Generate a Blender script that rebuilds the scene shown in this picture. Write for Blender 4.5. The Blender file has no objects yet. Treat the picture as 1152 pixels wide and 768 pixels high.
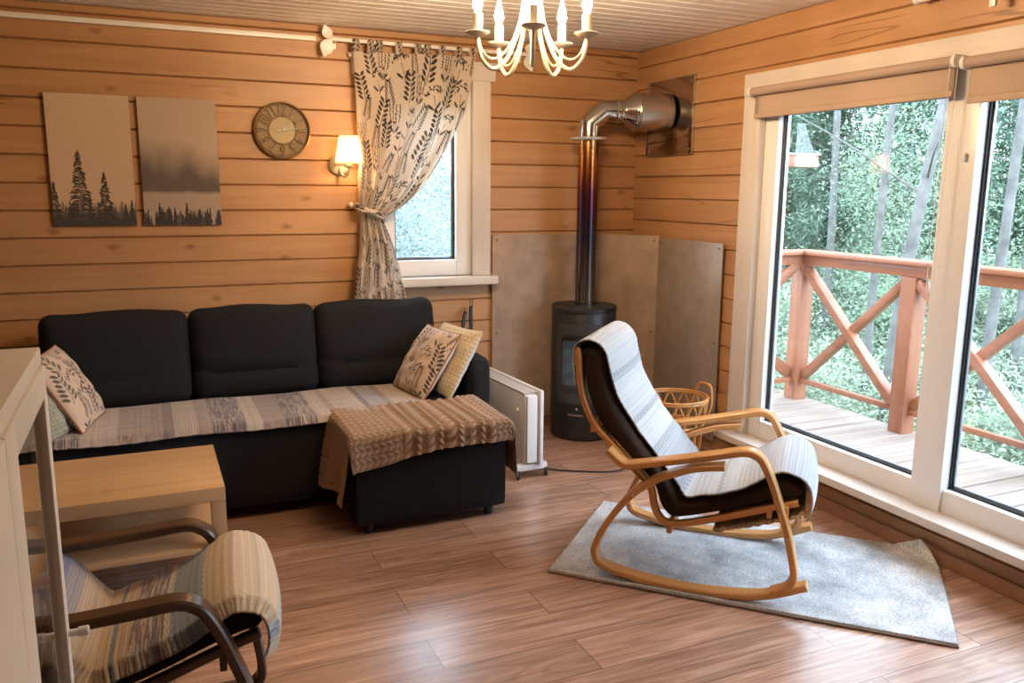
import bpy, bmesh, math, random
import numpy as np
from mathutils import Vector, Matrix
PI = math.pi
C = bpy.context.scene.collection
SC = bpy.context.scene
rng = np.random.default_rng(7)
random.seed(7)
W, X0, CEIL = 4.665, 2.915, 2.352        # sofa wall (y), window wall (x), ceiling height

# ------------------------------------------------------------------ helpers
def link(name, me, mat=None, parent=None, loc=None):
    o = bpy.data.objects.new(name, me); C.objects.link(o)
    if me is not None and mat is not None:
        for m in (mat if isinstance(mat, (list, tuple)) else [mat]): me.materials.append(m)
    if parent is not None: o.parent = parent
    if loc is not None: o.location = loc
    return o
def tag(o, label, cat=None, group=None, kind=None):
    o['label'] = label
    if cat: o['category'] = cat
    if group: o['group'] = group
    if kind: o['kind'] = kind
    return o
def thing(name, label, cat, loc=(0, 0, 0), rz=0.0, group=None):
    o = bpy.data.objects.new(name, None); C.objects.link(o)
    o.location = loc; o.rotation_euler = (0, 0, rz); o.empty_display_size = .1
    return tag(o, label, cat, group)
def fin(name, bm, mat, parent=None, loc=None, smooth=True, angle=35):
    me = bpy.data.meshes.new(name)
    bmesh.ops.recalc_face_normals(bm, faces=bm.faces)
    bm.to_mesh(me); bm.free()
    if smooth:
        me.polygons.foreach_set('use_smooth', [True] * len(me.polygons))
        try: me.set_sharp_from_angle(angle=math.radians(angle))
        except Exception: pass
    return link(name, me, mat, parent, loc)
def struct(name, bm, mat, smooth=True):
    o = fin(name, bm, mat, smooth=smooth); o['kind'] = 'structure'; return o
def box(bm, lo, hi, bev=.004, rot=None, seg=2):
    lo, hi = Vector(lo), Vector(hi); c = (lo + hi) / 2; s = hi - lo
    t = bmesh.new(); bmesh.ops.create_cube(t, size=1)
    bmesh.ops.scale(t, vec=s, verts=t.verts)
    b = min(bev, min(s) * .45)
    if b > 0: bmesh.ops.bevel(t, geom=t.edges[:], offset=b, segments=seg, profile=.6, affect='EDGES')
    if rot is not None: bmesh.ops.transform(t, matrix=rot, verts=t.verts)
    bmesh.ops.translate(t, vec=c, verts=t.verts)
    merge(bm, t)
def merge(bm, t):
    me = bpy.data.meshes.new('tmp'); t.to_mesh(me); t.free(); bm.from_mesh(me); bpy.data.meshes.remove(me)
def BM(): return bmesh.new()
def boxobj(name, lo, hi, mat, parent=None, bev=.004, rot=None):
    bm = BM(); box(bm, lo, hi, bev, rot); return fin(name, bm, mat, parent)
def catmull(pts, n=8):
    P = [Vector(p) for p in pts]; P = [P[0] * 2 - P[1]] + P + [P[-1] * 2 - P[-2]]; out = []
    for i in range(1, len(P) - 2):
        a, b, c, d = P[i - 1:i + 3]
        for k in range(n):
            t = k / n
            out.append(.5 * ((2 * b) + (c - a) * t + (2 * a - 5 * b + 4 * c - d) * t * t + (3 * b - a - 3 * c + d) * t ** 3))
    out.append(P[-2]); return out
def ring_sweep(bm, rings, closed=False, caps=True):
    vs = [[bm.verts.new(p) for p in r] for r in rings]; m = len(vs[0])
    for i in range(len(vs) - (0 if closed else 1)):
        a, b = vs[i], vs[(i + 1) % len(vs)]
        for k in range(m): bm.faces.new((a[k], a[(k + 1) % m], b[(k + 1) % m], b[k]))
    if caps and not closed:
        bm.faces.new(vs[0][::-1]); bm.faces.new(vs[-1])
def tube(bm, pts, r, seg=10, n=0, closed=False):
    P = catmull(pts, n) if n else [Vector(p) for p in pts]
    rad = (lambda t: r) if not callable(r) else r
    rings = []; up = None; N = len(P)
    for i, p in enumerate(P):
        if closed: t = P[(i + 1) % N] - P[i - 1]
        else: t = P[min(i + 1, N - 1)] - P[max(i - 1, 0)]
        t.normalize()
        if up is None:
            up = Vector((0, 0, 1)) if abs(t.z) < .9 else Vector((1, 0, 0))
        up = (up - t * up.dot(t)); up.normalize(); s = t.cross(up)
        rr = rad(i / max(1, N - 1))
        rings.append([p + (up * math.cos(2 * PI * k / seg) + s * math.sin(2 * PI * k / seg)) * rr for k in range(seg)])
    ring_sweep(bm, rings, closed)
def lathe(bm, prof, seg=32, center=(0, 0, 0), rot=None):
    t = BM(); rings = []
    for r, z in prof:
        rings.append([Vector((max(r, 1e-4) * math.cos(2 * PI * k / seg), max(r, 1e-4) * math.sin(2 * PI * k / seg), z)) for k in range(seg)])
    ring_sweep(t, rings, closed=prof[0][0] > 1e-3 and prof[-1][0] > 1e-3)
    if rot is not None: bmesh.ops.transform(t, matrix=rot, verts=t.verts)
    bmesh.ops.translate(t, vec=Vector(center), verts=t.verts); merge(bm, t)
def strip(bm, pts, wdir, w, t, n=8, round_=.2):
    """bent laminated wood: a path swept with a flat section, w wide along wdir, t thick in the plane of the path"""
    P = catmull(pts, n); wd = Vector(wdir).normalized(); rings = []
    for i, p in enumerate(P):
        tg = (P[min(i + 1, len(P) - 1)] - P[max(i - 1, 0)]).normalized(); nn = tg.cross(wd).normalized()
        b = t * round_; ring = []
        for a, c in ((w / 2 - b, t / 2), (w / 2, t / 2 - b), (w / 2, -t / 2 + b), (w / 2 - b, -t / 2), (-w / 2 + b, -t / 2), (-w / 2, -t / 2 + b), (-w / 2, t / 2 - b), (-w / 2 + b, t / 2)):
            ring.append(p + wd * a + nn * c)
        rings.append(ring)
    ring_sweep(bm, rings)
def grid(name, P, mat, parent=None, col=None, thick=0.0, smooth=True, uv=False):
    """cloth and panels: P is an (n, m, 3) array of points; col an (n, m, 3) array of dye colours"""
    P = np.asarray(P, float); n, m = P.shape[:2]
    idx = np.arange(n * m).reshape(n, m)
    F = np.stack([idx[:-1, :-1], idx[1:, :-1], idx[1:, 1:], idx[:-1, 1:]], -1).reshape(-1, 4)
    V = P.reshape(-1, 3); Cc = None if col is None else np.asarray(col, float).reshape(-1, 3)
    if thick:
        du = np.gradient(P, axis=0); dv = np.gradient(P, axis=1); N = np.cross(du, dv)
        N /= np.linalg.norm(N, axis=-1, keepdims=True) + 1e-9
        V2 = (P - N * thick).reshape(-1, 3); k = n * m
        rim = np.concatenate([idx[0, :], idx[1:, -1], idx[-1, -2::-1], idx[-2:0:-1, 0]]); r2 = np.roll(rim, -1)
        S = np.stack([rim, r2, r2 + k, rim + k], -1)
        V = np.vstack([V, V2]); F = np.vstack([F, F[:, ::-1] + k, S])
        if Cc is not None: Cc = np.vstack([Cc, Cc])
    me = mesh_np(name, V, F, smooth)
    if Cc is not None: paint(me, Cc)
    return link(name, me, mat, parent)
def mesh_np(name, V, F, smooth=True):
    me = bpy.data.meshes.new(name); me.vertices.add(len(V)); me.vertices.foreach_set('co', np.asarray(V, np.float32).ravel())
    F = np.asarray(F, np.int32); k = F.shape[1]
    me.loops.add(F.size); me.loops.foreach_set('vertex_index', F.ravel())
    me.polygons.add(len(F)); me.polygons.foreach_set('loop_start', np.arange(len(F), dtype=np.int32) * k)
    me.polygons.foreach_set('use_smooth', np.full(len(F), smooth)); me.update(calc_edges=True); me.validate(); return me
def paint(me, Cc):
    a = me.color_attributes.new('Dye', 'FLOAT_COLOR', 'POINT')
    a.data.foreach_set('color', np.hstack([Cc, np.ones((len(Cc), 1))]).astype(np.float32).ravel())
def smoothstep(a, b, x):
    t = np.clip((x - a) / (b - a), 0, 1); return t * t * (3 - 2 * t)
def lin(c): return tuple((v / 255 / 12.92) if v / 255 <= .04045 else ((v / 255 + .055) / 1.055) ** 2.4 for v in c)
def noise2(n, m, cells=8, seed=0):
    r = np.random.default_rng(seed); k = max(2, cells); g = r.random((k + 1, k + 1))
    y = np.linspace(0, k - 1e-6, n); x = np.linspace(0, k - 1e-6, m); yi = y.astype(int); xi = x.astype(int)
    fy = (y - yi)[:, None]; fx = (x - xi)[None]; fy = fy * fy * (3 - 2 * fy); fx = fx * fx * (3 - 2 * fx)
    a = g[yi][:, xi]; b = g[yi][:, xi + 1]; c = g[yi + 1][:, xi]; d = g[yi + 1][:, xi + 1]
    return (a * (1 - fx) + b * fx) * (1 - fy) + (c * (1 - fx) + d * fx) * fy

# ------------------------------------------------------------------ materials
def mat(name):
    m = bpy.data.materials.new(name); m.use_nodes = True; nt = m.node_tree
    return m, nt, nt.nodes['Principled BSDF']
def nd(nt, typ, **kw):
    n = nt.nodes.new(typ)
    for k, v in kw.items():
        if k.startswith('i_'):
            key = k[2:]; n.inputs[int(key) if key.isdigit() else key.replace('_', ' ')].default_value = v
        else: setattr(n, k, v)
    return n
def plain(name, c, rough=.5, metal=0, bump=0, bscale=200, spec=None, var=0.0, coat=0):
    m, nt, b = mat(name); c = tuple(c) + (1,)
    b.inputs['Base Color'].default_value = c; b.inputs['Roughness'].default_value = rough; b.inputs['Metallic'].default_value = metal
    if coat: b.inputs['Coat Weight'].default_value = coat
    if spec is not None: b.inputs['Specular IOR Level'].default_value = spec
    tc = nd(nt, 'ShaderNodeTexCoord'); nz = nd(nt, 'ShaderNodeTexNoise', i_Scale=bscale, i_Detail=4.0)
    nt.links.new(tc.outputs['Object'], nz.inputs['Vector'])
    if bump:
        bp = nd(nt, 'ShaderNodeBump', i_Strength=bump, i_Distance=.01)
        nt.links.new(nz.outputs['Fac'], bp.inputs['Height']); nt.links.new(bp.outputs['Normal'], b.inputs['Normal'])
    if var:
        n2 = nd(nt, 'ShaderNodeTexNoise', i_Scale=bscale * .3 if bump else bscale, i_Detail=5.0); nt.links.new(tc.outputs['Object'], n2.inputs['Vector'])
        r = nd(nt, 'ShaderNodeValToRGB'); e = r.color_ramp.elements
        e[0].position = .3; e[1].position = .7
        e[0].color = tuple(v * (1 - var) for v in c[:3]) + (1,); e[1].color = tuple(min(1, v * (1 + var)) for v in c[:3]) + (1,)
        nt.links.new(n2.outputs['Fac'], r.inputs['Fac']); nt.links.new(r.outputs['Color'], b.inputs['Base Color'])
    return m
def wood(name, c1, c2, axis='x', rough=.4, scale=1.0, knots=0.0, kc=(.2, .08, .03), bump=.08, coat=0, crack=0.0):
    """grain stretched along one axis, with optional knots"""
    m, nt, b = mat(name); L = nt.links.new
    tc = nd(nt, 'ShaderNodeTexCoord'); mp = nd(nt, 'ShaderNodeMapping')
    s = {'x': (1.2, 22, 22), 'y': (22, 1.2, 22), 'z': (22, 22, 1.2)}[axis]
    mp.inputs['Scale'].default_value = tuple(v * scale for v in s)
    L(tc.outputs['Object'], mp.inputs['Vector'])
    n1 = nd(nt, 'ShaderNodeTexNoise', i_Scale=1.0, i_Detail=6.0, i_Roughness=.6, i_Distortion=.4); L(mp.outputs['Vector'], n1.inputs['Vector'])
    r = nd(nt, 'ShaderNodeValToRGB'); e = r.color_ramp.elements
    e[0].position = .32; e[1].position = .68; e[0].color = tuple(c1) + (1,); e[1].color = tuple(c2) + (1,)
    L(n1.outputs['Fac'], r.inputs['Fac']); out = r.outputs['Color']
    n2 = nd(nt, 'ShaderNodeTexNoise', i_Scale=2.2, i_Detail=2.0); L(tc.outputs['Object'], n2.inputs['Vector'])
    mx = nd(nt, 'ShaderNodeMix', data_type='RGBA', blend_type='MULTIPLY', i_0=.35); L(out, mx.inputs['A'])
    r2 = nd(nt, 'ShaderNodeValToRGB'); r2.color_ramp.elements[0].color = (.62, .56, .5, 1); r2.color_ramp.elements[0].position = .35; r2.color_ramp.elements[1].position = .65
    L(n2.outputs['Fac'], r2.inputs['Fac']); L(r2.outputs['Color'], mx.inputs['B']); out = mx.outputs['Result']
    if knots:
        mk = nd(nt, 'ShaderNodeMapping'); sk = {'x': (4.6, 9, 9), 'y': (9, 4.6, 9), 'z': (9, 9, 4.6)}[axis]
        mk.inputs['Scale'].default_value = sk; L(tc.outputs['Object'], mk.inputs['Vector'])
        dn = nd(nt, 'ShaderNodeTexNoise', i_Scale=2.0, i_Detail=2.0); L(mk.outputs['Vector'], dn.inputs['Vector'])
        ad = nd(nt, 'ShaderNodeMix', data_type='VECTOR', i_0=.12); L(mk.outputs['Vector'], ad.inputs['A']); L(dn.outputs['Color'], ad.inputs['B'])
        vo = nd(nt, 'ShaderNodeTexVoronoi', i_Scale=1.0, i_Randomness=1.0); L(ad.outputs['Result'], vo.inputs['Vector'])
        rk = nd(nt, 'ShaderNodeValToRGB'); ek = rk.color_ramp.elements
        ek[0].position = .035; ek[0].color = (1, 1, 1, 1); ek[1].position = .17; ek[1].color = (0, 0, 0, 1)
        L(vo.outputs['Distance'], rk.inputs['Fac'])
        gt = nd(nt, 'ShaderNodeMath', operation='GREATER_THAN', i_1=.30); sp = nd(nt, 'ShaderNodeSeparateColor'); L(vo.outputs['Color'], sp.inputs['Color']); L(sp.outputs['Red'], gt.inputs[0])
        mu = nd(nt, 'ShaderNodeMath', operation='MULTIPLY'); L(rk.outputs['Color'], mu.inputs[0]); L(gt.outputs[0], mu.inputs[1])
        m2 = nd(nt, 'ShaderNodeMath', operation='MULTIPLY', i_1=knots); L(mu.outputs[0], m2.inputs[0])
        mk2 = nd(nt, 'ShaderNodeMix', data_type='RGBA'); L(m2.outputs[0], mk2.inputs['Factor']); L(out, mk2.inputs['A']); mk2.inputs['B'].default_value = tuple(kc) + (1,); out = mk2.outputs['Result']
    if crack:
        mc = nd(nt, 'ShaderNodeMapping'); mc.inputs['Scale'].default_value = {'x': (.55, 9, 9), 'y': (9, .55, 9), 'z': (9, 9, .55)}[axis]; L(tc.outputs['Object'], mc.inputs['Vector'])
        nc = nd(nt, 'ShaderNodeTexNoise', i_Scale=1.0, i_Detail=2.0, i_Roughness=.4); L(mc.outputs['Vector'], nc.inputs['Vector'])
        c1_ = nd(nt, 'ShaderNodeMath', operation='SUBTRACT', i_1=.5); L(nc.outputs['Fac'], c1_.inputs[0]); c2_ = nd(nt, 'ShaderNodeMath', operation='ABSOLUTE'); L(c1_.outputs[0], c2_.inputs[0])
        c3_ = nd(nt, 'ShaderNodeMapRange', i_1=.003, i_2=.010, i_3=1.0, i_4=0.0); L(c2_.outputs[0], c3_.inputs[0])
        ng = nd(nt, 'ShaderNodeTexNoise', i_Scale=1.1, i_Detail=1.0); L(tc.outputs['Object'], ng.inputs['Vector']); c4_ = nd(nt, 'ShaderNodeMapRange', i_1=.54, i_2=.60, i_3=0.0, i_4=crack); L(ng.outputs['Fac'], c4_.inputs[0])
        c5_ = nd(nt, 'ShaderNodeMath', operation='MULTIPLY'); L(c3_.outputs[0], c5_.inputs[0]); L(c4_.outputs[0], c5_.inputs[1])
        mcx = nd(nt, 'ShaderNodeMix', data_type='RGBA'); L(c5_.outputs[0], mcx.inputs['Factor']); L(out, mcx.inputs['A']); mcx.inputs['B'].default_value = tuple(kc) + (1,); out = mcx.outputs['Result']
    L(out, b.inputs['Base Color']); b.inputs['Roughness'].default_value = rough
    if coat: b.inputs['Coat Weight'].default_value = coat; b.inputs['Coat Roughness'].default_value = .15
    if bump:
        bp = nd(nt, 'ShaderNodeBump', i_Strength=bump, i_Distance=.004); L(n1.outputs['Fac'], bp.inputs['Height']); L(bp.outputs['Normal'], b.inputs['Normal'])
    return m
def dyed(name, rough=.9, sheen=.3, bump=.3, bscale=350, trans=0.0):
    """cloth whose dye pattern is carried by the weave (point colours)"""
    m, nt, b = mat(name); L = nt.links.new
    a = nd(nt, 'ShaderNodeVertexColor', layer_name='Dye'); L(a.outputs['Color'], b.inputs['Base Color'])
    b.inputs['Roughness'].default_value = rough; b.inputs['Sheen Weight'].default_value = sheen; b.inputs['Specular IOR Level'].default_value = .2
    tc = nd(nt, 'ShaderNodeTexCoord'); nz = nd(nt, 'ShaderNodeTexNoise', i_Scale=float(bscale), i_Detail=3.0); L(tc.outputs['Object'], nz.inputs['Vector'])
    bp = nd(nt, 'ShaderNodeBump', i_Strength=bump, i_Distance=.004); L(nz.outputs['Fac'], bp.inputs['Height']); L(bp.outputs['Normal'], b.inputs['Normal'])
    if trans:
        tr = nd(nt, 'ShaderNodeBsdfTranslucent'); L(a.outputs['Color'], tr.inputs['Color'])
        mx = nd(nt, 'ShaderNodeMixShader', i_0=trans); L(b.outputs[0], mx.inputs[1]); L(tr.outputs[0], mx.inputs[2])
        L(mx.outputs[0], nt.nodes['Material Output'].inputs['Surface'])
    return m
def emit(name, c, s):
    m, nt, b = mat(name); b.inputs['Base Color'].default_value = tuple(c) + (1,)
    b.inputs['Emission Color'].default_value = tuple(c) + (1,); b.inputs['Emission Strength'].default_value = s; return m
def pane_mat(name, tint=(.97, .99, .985), ior=1.45, tr=1.0):
    m, nt, b = mat(name); L = nt.links.new; nt.nodes.remove(b)
    t = nd(nt, 'ShaderNodeBsdfTransparent'); t.inputs['Color'].default_value = tuple(tint) + (1,)
    g = nd(nt, 'ShaderNodeBsdfGlossy', i_Roughness=.0)
    # Schlick reflectance, the same from either side of the sheet
    f = nd(nt, 'ShaderNodeLayerWeight', i_Blend=.5); p5 = nd(nt, 'ShaderNodeMath', operation='POWER', i_1=5.0); L(f.outputs['Facing'], p5.inputs[0])
    fr = nd(nt, 'ShaderNodeMath', operation='MULTIPLY_ADD', i_1=.96, i_2=.04); L(p5.outputs[0], fr.inputs[0])
    mx = nd(nt, 'ShaderNodeMixShader'); L(fr.outputs[0], mx.inputs[0]); L(t.outputs[0], mx.inputs[1]); L(g.outputs[0], mx.inputs[2])
    L(mx.outputs[0], nt.nodes['Material Output'].inputs['Surface']); return m
def leafmat(name, c1, c2, trans=.35):
    m, nt, b = mat(name); L = nt.links.new
    g = nd(nt, 'ShaderNodeNewGeometry'); r = nd(nt, 'ShaderNodeValToRGB'); e = r.color_ramp.elements
    e[0].color = tuple(c1) + (1,); e[1].color = tuple(c2) + (1,)
    L(g.outputs['Random Per Island'], r.inputs['Fac']); L(r.outputs['Color'], b.inputs['Base Color']); b.inputs['Roughness'].default_value = .5
    tr = nd(nt, 'ShaderNodeBsdfTranslucent'); L(r.outputs['Color'], tr.inputs['Color'])
    mx = nd(nt, 'ShaderNodeMixShader', i_0=trans); L(b.outputs[0], mx.inputs[1]); L(tr.outputs[0], mx.inputs[2])
    L(mx.outputs[0], nt.nodes['Material Output'].inputs['Surface']); return m

M_LOGX = wood('log_wall_x', (.415, .212, .092), (.505, .284, .132), 'x', .45, .8, .85, (.20, .085, .032), .06, crack=.75)
M_LOGY = wood('log_wall_y', (.415, .212, .092), (.505, .284, .132), 'y', .45, .8, .85, (.20, .085, .032), .06, crack=.75)
M_WHITE = plain('white_lacquer', (.78, .76, .73), .35)
M_WHITEWOODZ = wood('whitewashed_wood_z', (.64, .585, .53), (.71, .66, .61), 'z', .5, .7, 0, bump=.05)
M_WHITEWOODY = wood('whitewashed_wood_y', (.64, .585, .53), (.71, .66, .61), 'y', .5, .7, 0, bump=.05)
M_WHITEWOODX = wood('whitewashed_wood_x', (.64, .585, .53), (.71, .66, .61), 'x', .5, .7, 0, bump=.05)
M_PVC = plain('white_pvc', (.82, .82, .82), .3)
M_GASKET = plain('black_gasket', (.015, .018, .022), .5)
M_SPACER = plain('glazing_spacer', (.35, .42, .5), .3, .6)
M_GLASS = pane_mat('window_pane')
M_CABGLASS = pane_mat('cabinet_pane', (.9, .88, .84))
M_STEEL = plain('polished_steel', (.62, .6, .57), .13, 1)
M_STEEL2 = plain('brushed_steel', (.55, .53, .5), .25, 1, .02, 90)
M_BLACKIRON = plain('black_stove_iron', (.009, .010, .012), .42, 0, .05, 300)
M_BLACKGLOSS = plain('black_glass', (.012, .022, .04), .06, 0, spec=1.0)
M_BLACK = plain('black_plastic', (.012, .012, .013), .4)
M_OAKLIGHT = wood('pale_oak_veneer', (.50, .31, .15), (.62, .41, .22), 'x', .4, .6, 0, bump=.03)
M_BIRCH = wood('honey_birch_laminate', (.62, .30, .09), (.70, .37, .13), 'x', .35, .6, 0, bump=.02, coat=.2)
M_DARKBROWN = wood('dark_brown_laminate', (.045, .022, .012), (.075, .036, .018), 'x', .35, .6, 0, bump=.02, coat=.2)
M_SOFA = plain('charcoal_upholstery', (.0130, .0138, .0162), .95, 0, .35, 500, .2, .35)
M_BROWNCUSH = plain('dark_brown_cushion', (.030, .019, .013), .9, 0, .3, 500, .2, .2)
M_BLACKCUSH = plain('black_cushion', (.012, .011, .011), .9, 0, .3, 500, .2, .2)
M_CLOTH = dyed('printed_cotton'); M_CURTAIN = dyed('printed_curtain_cotton', trans=.35)
M_RAG = dyed('woven_rag', bump=.5, bscale=260); M_PRINT = dyed('canvas_print', .8, 0, .1, 600)
M_RATTAN = plain('rattan_cane', (.50, .24, .07), .4, 0, .1, 120, var=.2)
M_IVORY = plain('ivory_enamel', (.46, .41, .33), .35)
M_BULB = emit('glowing_candle_bulb', (1, .69, .40), 930)
M_BULB2 = emit('glowing_sconce_bulb', (1, .62, .28), 300)
M_RED = wood('red_brown_stained_timber', (.30, .118, .062), (.41, .178, .098), 'z', .5, .6, .3, (.2, .06, .03), .1)
M_BLIND = plain('roller_blind_fabric', (.44, .325, .25), .85, 0, .1, 500)
M_BLINDTUBE = plain('roller_blind_roll', (.38, .28, .225), .7, 0, .1, 500)
M_BOARD = plain('grey_brown_fire_board', (.30, .215, .155), .5, 0, .03, 30, var=.22)

# planks: floor
def floor_mat():
    m, nt, b = mat('laminate_planks'); L = nt.links.new
    tc = nd(nt, 'ShaderNodeTexCoord')
    br = nd(nt, 'ShaderNodeTexBrick', i_Scale=1.0, i_Mortar_Size=.0016, i_Mortar_Smooth=.1, i_Bias=0.0, i_Brick_Width=1.25, i_Row_Height=.19)
    br.offset = .37; br.offset_frequency = 2
    br.inputs['Color1'].default_value = (.0, .0, .0, 1); br.inputs['Color2'].default_value = (1, 1, 1, 1); br.inputs['Mortar'].default_value = (.5, .5, .5, 1)
    L(tc.outputs['Object'], br.inputs['Vector'])
    # grain shifted plank by plank
    mp = nd(nt, 'ShaderNodeMapping'); mp.inputs['Scale'].default_value = (1.1, 24, 1); L(tc.outputs['Object'], mp.inputs['Vector'])
    sh = nd(nt, 'ShaderNodeVectorMath', operation='MULTIPLY_ADD'); L(br.outputs['Color'], sh.inputs[0]); sh.inputs[1].default_value = (7, 13, 3); L(mp.outputs['Vector'], sh.inputs[2])
    n1 = nd(nt, 'ShaderNodeTexNoise', i_Scale=1.3, i_Detail=7.0, i_Roughness=.62, i_Distortion=1.3); L(sh.outputs[0], n1.inputs['Vector'])
    r = nd(nt, 'ShaderNodeValToRGB'); e = r.color_ramp.elements
    e[0].position = .30; e[0].color = (.225, .118, .077, 1); e[1].position = .70; e[1].color = (.59, .40, .295, 1)
    k = e.new(.5); k.color = (.42, .248, .168, 1)
    L(n1.outputs['Fac'], r.inputs['Fac'])
    # cathedral rings in places
    mp2 = nd(nt, 'ShaderNodeMapping'); mp2.inputs['Scale'].default_value = (.9, 7, 1); L(tc.outputs['Object'], mp2.inputs['Vector'])
    sh2 = nd(nt, 'ShaderNodeVectorMath', operation='MULTIPLY_ADD'); L(br.outputs['Color'], sh2.inputs[0]); sh2.inputs[1].default_value = (5, 9, 3); L(mp2.outputs['Vector'], sh2.inputs[2])
    n3 = nd(nt, 'ShaderNodeTexNoise', i_Scale=.9, i_Detail=1.0); L(sh2.outputs[0], n3.inputs['Vector'])
    ms = nd(nt, 'ShaderNodeMath', operation='MULTIPLY', i_1=95.0); L(n3.outputs['Fac'], ms.inputs[0])
    sn = nd(nt, 'ShaderNodeMath', operation='SINE'); L(ms.outputs[0], sn.inputs[0])
    rr = nd(nt, 'ShaderNodeMapRange', i_1=.2, i_2=1.0, i_3=0.0, i_4=.38); L(sn.outputs[0], rr.inputs[0])
    mx = nd(nt, 'ShaderNodeMix', data_type='RGBA', blend_type='MULTIPLY'); L(rr.outputs[0], mx.inputs['Factor']); L(r.outputs['Color'], mx.inputs['A']); mx.inputs['B'].default_value = (.5, .4, .36, 1)
    # tone of each plank
    hv = nd(nt, 'ShaderNodeMapRange', i_1=0.0, i_2=1.0, i_3=.84, i_4=1.14); sp = nd(nt, 'ShaderNodeSeparateColor'); L(br.outputs['Color'], sp.inputs['Color']); L(sp.outputs['Red'], hv.inputs[0])
    vm = nd(nt, 'ShaderNodeVectorMath', operation='SCALE'); L(mx.outputs['Result'], vm.inputs[0]); L(hv.outputs[0], vm.inputs['Scale'])
    mm = nd(nt, 'ShaderNodeMix', data_type='RGBA'); L(br.outputs['Fac'], mm.inputs['Factor']); L(vm.outputs[0], mm.inputs['A']); mm.inputs['B'].default_value = (.06, .03, .02, 1)
    L(mm.outputs['Result'], b.inputs['Base Color'])
    b.inputs['Roughness'].default_value = .34; b.inputs['Coat Weight'].default_value = .7; b.inputs['Coat Roughness'].default_value = .24
    bp = nd(nt, 'ShaderNodeBump', i_Strength=.12, i_Distance=.003); L(n1.outputs['Fac'], bp.inputs['Height']); L(bp.outputs['Normal'], b.inputs['Normal'])
    return m
M_FLOOR = floor_mat()
M_CEIL = wood('white_painted_ceiling_boards', (.80, .775, .75), (.86, .835, .81), 'x', .5, .6, .25, (.6, .53, .47), .03)
def deck_mat():
    m = wood('weathered_deck_boards', (.22, .172, .14), (.35, .29, .245), 'x', .7, .7, .4, (.25, .17, .12), .15); return m
M_DECK = deck_mat()

# ------------------------------------------------------------------ camera
Mx = [[0.915035476388184, -0.40329365618076257, 0.008018967227882725], [0.0654599755451853, 0.16808009526921652, 0.9835975158447253], [0.39802646715095813, 0.8995017000865778, -0.18019884291715998]]
cam = bpy.data.cameras.new('camera'); co = bpy.data.objects.new('camera', cam); C.objects.link(co)
R = Matrix((Mx[0], Mx[1], [-v for v in Mx[2]])).transposed().to_4x4()
co.matrix_world = Matrix.Translation((0, 0, 1.5)) @ R
cam.sensor_width = 36; cam.lens = 934.7155 * 36 / 1152; cam.clip_start = .02; cam.clip_end = 300
SC.camera = co

# ------------------------------------------------------------------ room shell
PITCH = .1333
def courses(off):
    z = off; out = []
    while z < CEIL + PITCH: out.append(z); z += PITCH
    return out
def log_wall(name, axis, pos, inward, a0, a1, zc, holes, mat_, thick=.16, jit=1):
    """a wall of planed logs with V grooves between courses; holes = (a_lo, a_hi, z_lo, z_hi)"""
    bm = BM(); b, g = .010, .013; r = random.Random(jit)
    prof = []; zz = sorted(set([0.0] + [z for z in zc if 0 < z < CEIL] + [CEIL]))
    for i in range(len(zz) - 1):
        lo, hi = zz[i], zz[i + 1]; k = r.uniform(-.0025, .0025)
        prof += [(lo, -g), (lo + b * .6, k), (hi - b * .6, k + r.uniform(-.001, .001)), (hi, -g)]
    hz = sorted({z for h in holes for z in h[2:]})
    P = []
    for (z0, o0), (z1, o1) in zip(prof, prof[1:]):
        if z1 - z0 < 1e-9: continue
        cuts = [z0] + [z for z in hz if z0 < z < z1] + [z1]
        for c0, c1 in zip(cuts, cuts[1:]):
            f = lambda z: o0 + (o1 - o0) * (z - z0) / (z1 - z0)
            P.append((c0, f(c0), c1, f(c1)))
    def pt(a, off, z):
        d = pos + inward * off
        return (a, d, z) if axis == 'x' else (d, a, z)
    for c0, f0, c1, f1 in P:
        zm = (c0 + c1) / 2; iv = [(a0, a1)]
        for h in holes:
            if h[2] < zm < h[3]:
                nv = []
                for s, e in iv:
                    if h[0] > s: nv.append((s, min(e, h[0])))
                    if h[1] < e: nv.append((max(s, h[1]), e))
                iv = nv
        for s, e in iv:
            q = [bm.verts.new(pt(s, f0, c0)), bm.verts.new(pt(e, f0, c0)), bm.verts.new(pt(e, f1, c1)), bm.verts.new(pt(s, f1, c1))]
            bm.faces.new(q)
            q = [bm.verts.new(pt(s, -thick, c0)), bm.verts.new(pt(e, -thick, c0)), bm.verts.new(pt(e, -thick, c1)), bm.verts.new(pt(s, -thick, c1))]
            bm.faces.new(q)
    for h in holes:
        for a in h[:2]:
            bm.faces.new([bm.verts.new(pt(a, -.0, h[2])), bm.verts.new(pt(a, -thick, h[2])), bm.verts.new(pt(a, -thick, h[3])), bm.verts.new(pt(a, 0, h[3]))])
        for z in h[2:]:
            bm.faces.new([bm.verts.new(pt(h[0], 0, z)), bm.verts.new(pt(h[1], 0, z)), bm.verts.new(pt(h[1], -thick, z)), bm.verts.new(pt(h[0], -thick, z))])
    bmesh.ops.remove_doubles(bm, verts=bm.verts, dist=1e-5)
    me = bpy.data.meshes.new(name); bm.to_mesh(me); bm.free()
    o = link(name, me, mat_); o['kind'] = 'structure'; return o
XL, YR = -2.3, -1.6
zb = courses(.045); zr = courses(.045 + PITCH / 2 + .004)
log_wall('wall_back', 'x', W, -1, XL - .05, X0 + .05, zb, [(1.235, 1.80, .99, 2.09)], M_LOGX, jit=3)
log_wall('wall_right', 'y', X0, -1, YR - .05, W + .05, zr, [(.70, 3.47, .20, 1.99)], M_LOGY, jit=5)
log_wall('wall_left', 'y', XL, 1, YR - .05, W + .05, zr, [], M_LOGY, jit=6)
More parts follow.
